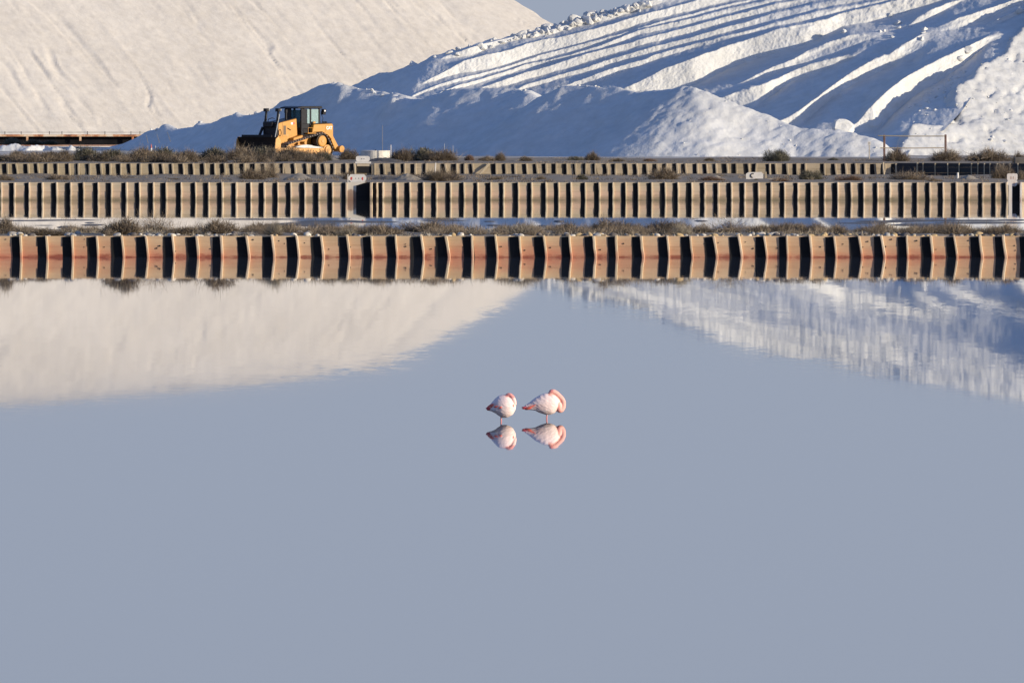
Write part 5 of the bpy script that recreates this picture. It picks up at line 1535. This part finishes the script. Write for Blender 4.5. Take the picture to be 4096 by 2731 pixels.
for side, w0 in ((1, 0.98), (-1, -0.98)):
    tr = empty('track', (0, w0, 0)); tr.parent = bd
    for k in range(NS):
        a, c = path[k], path[(k + 1) % NS]
        ang = math.atan2(c[1] - a[1], c[0] - a[0])
        mid_ = (a + c) / 2
        # the belt runs anticlockwise in (l, z): the outside is to the right of the travel
        o = link('track_shoe', shoe_me, tr, (mid_[0], 0, mid_[1]), (0, -ang + math.pi, 0))
        cl = link('cleat', cleat_me, tr, (mid_[0], 0, mid_[1]), (0, -ang + math.pi, 0))
    bm = bmesh.new()
    for (l, z, r) in WH[:2]:
        bm_tube(bm, [(l, -0.16, z), (l, 0.16, z)], r - 0.03, 24)
    wsz = 0.25 if side > 0 else -0.25
    for (l, z, r), nm in zip(WH, ('idler', 'idler', 'sprocket')):
        bmw = bmesh.new(); bm_tube(bmw, [(l, -0.20, z), (l, 0.20, z)], r - 0.03, 26)
        wh = part(nm, bmw, M['track_steel'] if nm == 'sprocket' else M['yellow_dusty'], tr)
        bmw = bmesh.new()
        bm_tube(bmw, [(l, 0.20 * side, z), (l, 0.285 * side, z), (l, 0.31 * side, z)], [r - 0.09, r - 0.10, r - 0.16] if nm == 'sprocket' else [r - 0.10, r - 0.11, r - 0.16], 26)
        part('hub', bmw, M['yellow'] if nm == 'sprocket' else M['yellow_dusty'], tr)
        bmw = bmesh.new(); bm_tube(bmw, [(l, 0.31 * side, z), (l, 0.335 * side, z)], 0.10, 12); part('hub_cap', bmw, M['yellow_dusty'], tr)
    bm.free()
    bmw = bmesh.new(); bm_prism(bmw, [(1.75, 0.30), (1.6, 0.52), (0.3, 0.52), (-1.2, 0.50), (-1.25, 0.26), (0.2, 0.20)], -0.15, 0.18, 'y'); part('roller_frame', bmw, M['yellow_dusty'], tr, 0.012)
    for l in np.linspace(-0.85, 1.3, 6):
        bmw = bmesh.new(); bm_tube(bmw, [(l, -0.18, 0.20), (l, 0.21, 0.20)], 0.13, 14); part('roller', bmw, M['yellow_dusty'], tr)
    for l in (0.50,):
        bmw = bmesh.new(); bm_tube(bmw, [(l, -0.2, 0.80), (l, 0.22, 0.80)], 0.085, 16); part('carrier_roller', bmw, M['yellow'], tr)
    # vents of the frame and caked salt
    for k in range(4):
        bmw = bmesh.new(); bm_prism(bmw, [(0.25 - 0.13 * k, 0.28), (0.16 - 0.13 * k, 0.28), (0.19 - 0.13 * k, 0.40)], 0.181, 0.188, 'y'); part('slot', bmw, M['machine_black'], tr)
    bmw = bmesh.new(); prof = [(1.35, 0.52), (1.2, 0.60), (0.9, 0.66), (0.4, 0.70), (0.0, 0.66), (-0.25, 0.58), (-0.7, 0.56), (-0.95, 0.52), (-0.6, 0.48), (0.5, 0.50)]
    bm_prism(bmw, prof, -0.05, 0.27 if side > 0 else 0.1, 'y'); part('caked_salt', bmw, M['salt_coarse'], tr, 0.02)
    prism_w('final_drive', [(-0.55, 0.7), (-0.55, 1.15), (-1.2, 1.15), (-1.2, 0.7)], w0 - 0.4 if side > 0 else w0 + 0.2, w0 - 0.2 if side > 0 else w0 + 0.4, M['machine_black'])
# blade: curved mouldboard with end plates
prof = []
for t in np.linspace(0, 1, 9):
    z = 0.02 + 1.15 * t
    prof.append((3.42 - 0.20 * math.sin(math.pi * t) + 0.03 * t, z))
back_ = [(l - 0.09, z) for l, z in prof[::-1]]
blade = prism_w('blade', prof + back_, -1.72, 1.70, M['blade_steel'], bevel=0.0)
for w in (-1.72, 1.70):
    s_ = 1 if w > 0 else -1
    bm = bmesh.new(); bm_prism(bm, [(3.50, 0.0), (3.52, 0.55), (3.46, 1.05), (3.25, 1.20), (3.05, 0.95), (3.05, 0.10)], min(w, w + 0.05 * s_), max(w, w + 0.05 * s_), 'y')
    part('end_plate', bm, M['yellow_dusty'], blade, 0.008)
boxp('cutting_edge', (3.43, 3.47), (-1.70, 1.68), (0.0, 0.16), M['track_steel'], blade, 0.004)
prism_w('spill_guard', [(3.34, 1.16), (3.45, 1.16), (3.41, 1.30), (3.35, 1.30)], -1.35, 1.30, M['blade_steel'], blade, 0.01)
for w in (1.42, -1.42):
    bm = bmesh.new(); bm_tube(bm, [(3.25, w, 0.42), (0.9, w, 0.38)], 0.10, 10); part('push_arm', bm, M['yellow_dusty'])
for w in (0.6, -0.6):
    bm = bmesh.new(); bm_tube(bm, [(3.2, w, 0.7), (2.2, w, 0.7)], 0.10, 8); part('blade_arm', bm, M['yellow'])
# ripper
prism_w('ripper_arm', [(-2.02, 1.28), (-2.14, 1.30), (-2.62, 0.62), (-2.62, 0.45), (-2.35, 0.42), (-2.05, 0.95)], 0.62, 0.78, M['yellow'])
prism_w('ripper_arm', [(-2.02, 1.28), (-2.14, 1.30), (-2.62, 0.62), (-2.62, 0.45), (-2.35, 0.42), (-2.05, 0.95)], -0.78, -0.62, M['yellow'])
boxp('ripper_beam', (-2.90, -2.52), (-1.02, 0.80), (0.26, 0.60), M['yellow'], bevel=0.03)
bm = bmesh.new(); bm_tube(bm, [(-2.72, 0.81, 0.42), (-2.72, 1.02, 0.42)], 0.21, 16); part('beam_end', bm, M['yellow'])
bm = bmesh.new(); bm_tube(bm, [(-2.05, 0.30, 1.0), (-2.5, 0.30, 0.5)], 0.07, 8); part('ripper_cylinder', bm, M['machine_black'])
prism_w('rear_plate', [(-1.9, 0.6), (-2.06, 0.7), (-2.06, 1.45), (-1.9, 1.6)], -0.6, 0.6, M['machine_black'])

# ------------------------------------------------------------------ flamingos asleep on one leg
m, nt, b = mat('flamingo_plumage')
at = nt.nodes.new('ShaderNodeAttribute'); at.attribute_name = 'tint'
nf = noise(nt, 1.0, 5, 0.65, sc=(26, 26, 70), coord='obj')
c0 = ramp(nt, at.outputs['Fac'], [(0.0, (0.86, 0.67, 0.60)), (0.35, (0.85, 0.55, 0.47)), (0.6, (0.76, 0.38, 0.30)), (0.8, (0.76, 0.22, 0.18)), (1.0, (0.62, 0.20, 0.20))])
L(nt, mix(nt, maprange(nt, nf.outputs['Fac'], 0.42, 0.7, 0.0, 0.30), c0, (0.70, 0.56, 0.52)), b.inputs['Base Color'])
b.inputs['Roughness'].default_value = 0.9
bump(nt, b, nf.outputs['Fac'], 0.4, 0.006)
M['plumage'] = m
M['coral'] = simple('coral_feathers', (0.78, 0.16, 0.11), 0.8, var=0.25, nscale=40)
M['pale_feather'] = simple('pale_feathers', (0.80, 0.68, 0.62), 0.9, var=0.12, nscale=60)
M['crimson'] = simple('crimson_tail', (0.55, 0.07, 0.075), 0.8, var=0.2, nscale=40)

def flamingo(label, x0p, wy, cxp, wl, scale, st, ryk, neck, nrad, leg, tintf, rot, feathers, bulges=()):
    """st: stations (x, top, bottom, half width) in crop pixels; 1380 of them to the metre"""
    q = PD(x0p, wy, 0.0)
    K = 1380.0 * scale
    ux = lambda x: (x - cxp) / K
    uz = lambda y: (wl - y) / K
    root_loc = (q.x, q.y, 0.0)
    st = np.array(st, float)
    xx = np.concatenate([np.linspace(st[0, 0], st[-1, 0], 44)])
    def sm(c):
        v = np.interp(xx, st[:, 0], st[:, c])
        k = np.array([1, 2, 3, 2, 1]) / 9.0
        return np.convolve(np.pad(v, 2, mode='edge'), k, mode='valid')
    top, bot, hw = sm(1), sm(2), sm(3)
    bm = bmesh.new()
    n = 26
    rings = []
    for x, t, bo, w in zip(xx, top, bot, hw):
        zc = (uz(t) + uz(bo)) / 2; rz = (uz(t) - uz(bo)) / 2; ry = w / K * ryk
        rings.append([bm.verts.new((ux(x), ry * math.cos(a), zc + rz * math.sin(a))) for a in np.linspace(0, 2 * math.pi, n, endpoint=False)])
    for r0, r1 in zip(rings, rings[1:]):
        for k in range(n): bm.faces.new((r0[k], r0[(k + 1) % n], r1[(k + 1) % n], r1[k]))
    bm.faces.new(rings[0][::-1]); bm.faces.new(rings[-1])
    # neck, leg and bulges as overlapping volumes, then one skin over everything
    npts = []
    for a, c in zip(neck, neck[1:]):
        for t in np.linspace(0, 1, 5, endpoint=False): npts.append([a[i] + (c[i] - a[i]) * t for i in range(3)])
    npts.append(list(neck[-1]))
    npts = np.array(npts, float)
    for _ in range(3):
        npts[1:-1] = (npts[:-2] + 2 * npts[1:-1] + npts[2:]) / 4
    nr = np.interp(np.linspace(0, 1, len(npts)), np.linspace(0, 1, len(nrad)), nrad) / K
    bm_tube(bm, [(ux(p[0]), p[2] / K, uz(p[1])) for p in npts], list(nr), 14)
    for (bx, by, bw, br) in bulges:
        bmesh.ops.create_icosphere(bm, subdivisions=3, radius=br / K, matrix=Matrix.Translation((ux(bx), bw / K, uz(by))))
    lp = [(ux(a), 0.0, uz(c)) for a, c in leg]
    bm_tube(bm, lp, [0.013, 0.0095, 0.011, 0.0085][:len(lp)], 10)
    bmesh.ops.recalc_face_normals(bm, faces=bm.faces)
    me = bpy.data.meshes.new('flamingo_skin'); bm.to_mesh(me); bm.free()
    tmp = bpy.data.objects.new('tmp', me); COL.objects.link(tmp)
    md = tmp.modifiers.new('r', 'REMESH'); md.mode = 'VOXEL'; md.voxel_size = 0.0052
    md2 = tmp.modifiers.new('s', 'SMOOTH'); md2.iterations = 3; md2.factor = 0.5
    dg = bpy.context.evaluated_depsgraph_get()
    me2 = bpy.data.meshes.new_from_object(tmp.evaluated_get(dg))
    bpy.data.objects.remove(tmp)
    for p in me2.polygons: p.use_smooth = True
    co = np.empty(len(me2.vertices) * 3, np.float32); me2.vertices.foreach_get('co', co); co = co.reshape(-1, 3)
    px2 = co[:, 0] * K + cxp; py2 = wl - co[:, 2] * K; pw = co[:, 1] * K
    dn = np.min(np.sqrt((px2[:, None] - npts[None, :, 0]) ** 2 + (py2[:, None] - npts[None, :, 1]) ** 2 + (pw[:, None] - npts[None, :, 2]) ** 2), 1)
    # ruffled plumage: feather clumps that run back and down the body
    nrm = np.empty(len(me2.vertices) * 3, np.float32); me2.vertices.foreach_get('normal', nrm); nrm = nrm.reshape(-1, 3)
    clump = fbm((px2 + 0.5 * py2) * 0.010, (py2 - 0.55 * px2) * 0.034 + pw * 0.01, 905, 4)
    body_w = np.clip((dn - 45) / 40, 0, 1) * np.clip((bot.max() - py2) / 60, 0, 1)
    co = co + nrm * (0.0042 * clump * body_w)[:, None]
    me2.vertices.foreach_set('co', co.astype(np.float32).ravel()); me2.update()
    t = np.clip(tintf(px2, py2, pw, dn) + 0.08 * np.clip(clump, 0, 1) * body_w + 0.06, 0, 1)
    at = me2.attributes.new('tint', 'FLOAT', 'POINT'); at.data.foreach_set('value', t.astype(np.float32))
    me2.materials.clear(); me2.materials.append(M['plumage'])
    me2.name = 'flamingo'
    o = link('flamingo', me2, None, root_loc, (0, 0, rot))
    tag(o, label, 'flamingo', 'flamingos resting in the pan')
    # feather groups lie on the side that faces the camera
    for nm, mm_, pts, rad in feathers:
        P3 = []
        for (fx, fy) in pts:
            t_, bo_, w_ = np.interp(fx, xx, top), np.interp(fx, xx, bot), np.interp(fx, xx, hw)
            e = np.clip((fy - (t_ + bo_) / 2) / max(1, (bo_ - t_) / 2), -0.98, 0.98)
            P3.append((ux(fx), -w_ / K * ryk * math.sqrt(1 - e * e) * (1.02) - 0.002, uz(fy)))
        bmf = bmesh.new(); k = len(P3)
        prof_ = np.sin(np.linspace(0.25, math.pi - 0.12, k))
        bm_tube(bmf, P3, [(1.05 if nm == 'wing_feather' else 0.7) * rad / K * float(s_) for s_ in prof_], 8)
        for v in bmf.verts: v.co.y += 0.004
        link(nm, finish(bmf, nm, mm_, smooth=True), o)
    return o

def line(a, b_, n=6, sag=0):
    return [(a[0] + (b_[0] - a[0]) * t, a[1] + (b_[1] - a[1]) * t + sag * math.sin(math.pi * t)) for t in np.linspace(0, 1, n)]

# right bird: broadside, neck folded in front of the breast
flamingo('larger flamingo seen broadside with its neck looped before its breast, right of the pair', 2191, 1673.8, 1342, 801, 299 * 4.612 / 1380.0,
    [(868, 572, 612, 18), (920, 540, 632, 34), (1000, 484, 628, 58), (1100, 405, 640, 96), (1200, 345, 690, 132), (1300, 312, 722, 150), (1400, 312, 722, 150), (1470, 332, 690, 132), (1530, 385, 640, 98), (1570, 450, 570, 55)], 1.0,
    [(1480, 500, -20), (1545, 540, -25), (1545, 622, -30), (1590, 636, -15), (1634, 575, -5), (1636, 480, 0), (1606, 422, 0), (1560, 375, -15), (1500, 318, -25), (1440, 288, -30), (1398, 296, -30), (1370, 325, -40)], [70, 68, 60, 54, 50, 48, 48, 46, 48, 50, 44, 30],
    [(1328, 690), (1326, 745), (1320, 770), (1324, 815)],
    lambda x, y, w, dn: np.where(y > 731, 0.82, np.clip(0.56 * np.exp(-(np.maximum(dn - 55, 0) / 18) ** 2) * (x > 1345) + 0.30 * np.exp(-((x - 1060) / 150) ** 2) * (y > 520) + 0.22 * np.exp(-((x - 1535) / 32) ** 2) * (y > 440) * (dn < 75), 0, 0.68) + 0.45 * ((x > 1375) & (x < 1430) & (y < 305)) * 0.6),  # inner neck strand is tinted darker in place of its shade
    R(6),
    [('tail_feather', M['crimson'], line((846, 580), (960, 590), 6, -2), 22), ('tail_feather', M['crimson'], line((850, 600), (945, 606), 6, 2), 22), ('wing_feather', M['coral'], line((985, 600), (1110, 520), 7, 4), 10), ('wing_feather', M['coral'], line((890, 612), (1075, 540), 7, 8), 20), ('wing_feather', M['coral'], line((920, 628), (1040, 585), 6, 4), 14),
     ('under_feather', M['pale_feather'], line((990, 612), (1130, 618), 6, -4), 14), ('under_feather', M['pale_feather'], line((1080, 628), (1200, 640), 6, -4), 14),
     ('wing_edge', M['pale_feather'], line((1180, 640), (1420, 600), 7, 26), 12)],
    bulges=((1412, 295, -28, 50),))
# left bird: turned a little towards us, head under the wing
flamingo('smaller flamingo hunched into a round ball with coral wing edges, left of the pair', 2005, 1683, 482, 844, 299 * 4.612 / 1380.0,
    [(205, 588, 622, 18), (245, 556, 652, 44), (300, 500, 662, 82), (370, 412, 694, 128), (440, 362, 748, 158), (520, 346, 782, 172), (600, 350, 775, 168), (670, 388, 742, 142), (720, 450, 690, 100), (748, 520, 620, 56)], 1.0,
    [(735, 540, -20), (732, 470, -30), (700, 395, -35), (655, 358, -30), (612, 352, -25), (580, 375, -40)], [40, 42, 42, 42, 38, 28],
    [(478, 755), (479, 800), (480, 825), (483, 858)],
    lambda x, y, w, dn: np.where(y > 790, 0.82, np.clip(0.55 * np.exp(-(np.maximum(dn - 36, 0) / 20) ** 2) * ((y < 405) & (x > 575)) + 0.30 * np.exp(-(np.maximum(dn - 40, 0) / 22) ** 2) + 0.38 * np.exp(-((x - 330) / 110) ** 2 - ((y - 560) / 45) ** 2), 0, 0.7)),
    R(-10),
    [('tail_feather', M['crimson'], line((192, 600), (300, 592), 6, 3), 26), ('tail_feather', M['crimson'], line((200, 618), (290, 612), 6, 3), 24), ('tail_feather', M['crimson'], line((212, 634), (280, 630), 6), 20), ('wing_feather', M['coral'], line((245, 575), (385, 530), 7, -3), 11), ('wing_feather', M['coral'], line((375, 600), (470, 545), 6), 9), ('wing_feather', M['coral'], line((205, 598), (370, 508), 7, -4), 18), ('wing_feather', M['coral'], line((290, 585), (345, 545), 5), 14),
     ('wing_feather', M['coral'], line((365, 582), (435, 555), 5), 16), ('wing_feather', M['coral'], line((455, 610), (515, 560), 5), 13), ('wing_feather', M['coral'], line((490, 600), (530, 570), 5), 11),
     ('under_feather', M['pale_feather'], line((285, 628), (450, 640), 6, -8), 26), ('under_feather', M['pale_feather'], line((320, 600), (440, 612), 6, -6), 20), ('under_feather', M['pale_feather'], line((330, 655), (420, 650), 6), 18),
     ('breast_patch', M['coral'], line((722, 525), (726, 580), 5), 20)],
    bulges=((625, 366, -25, 46),))
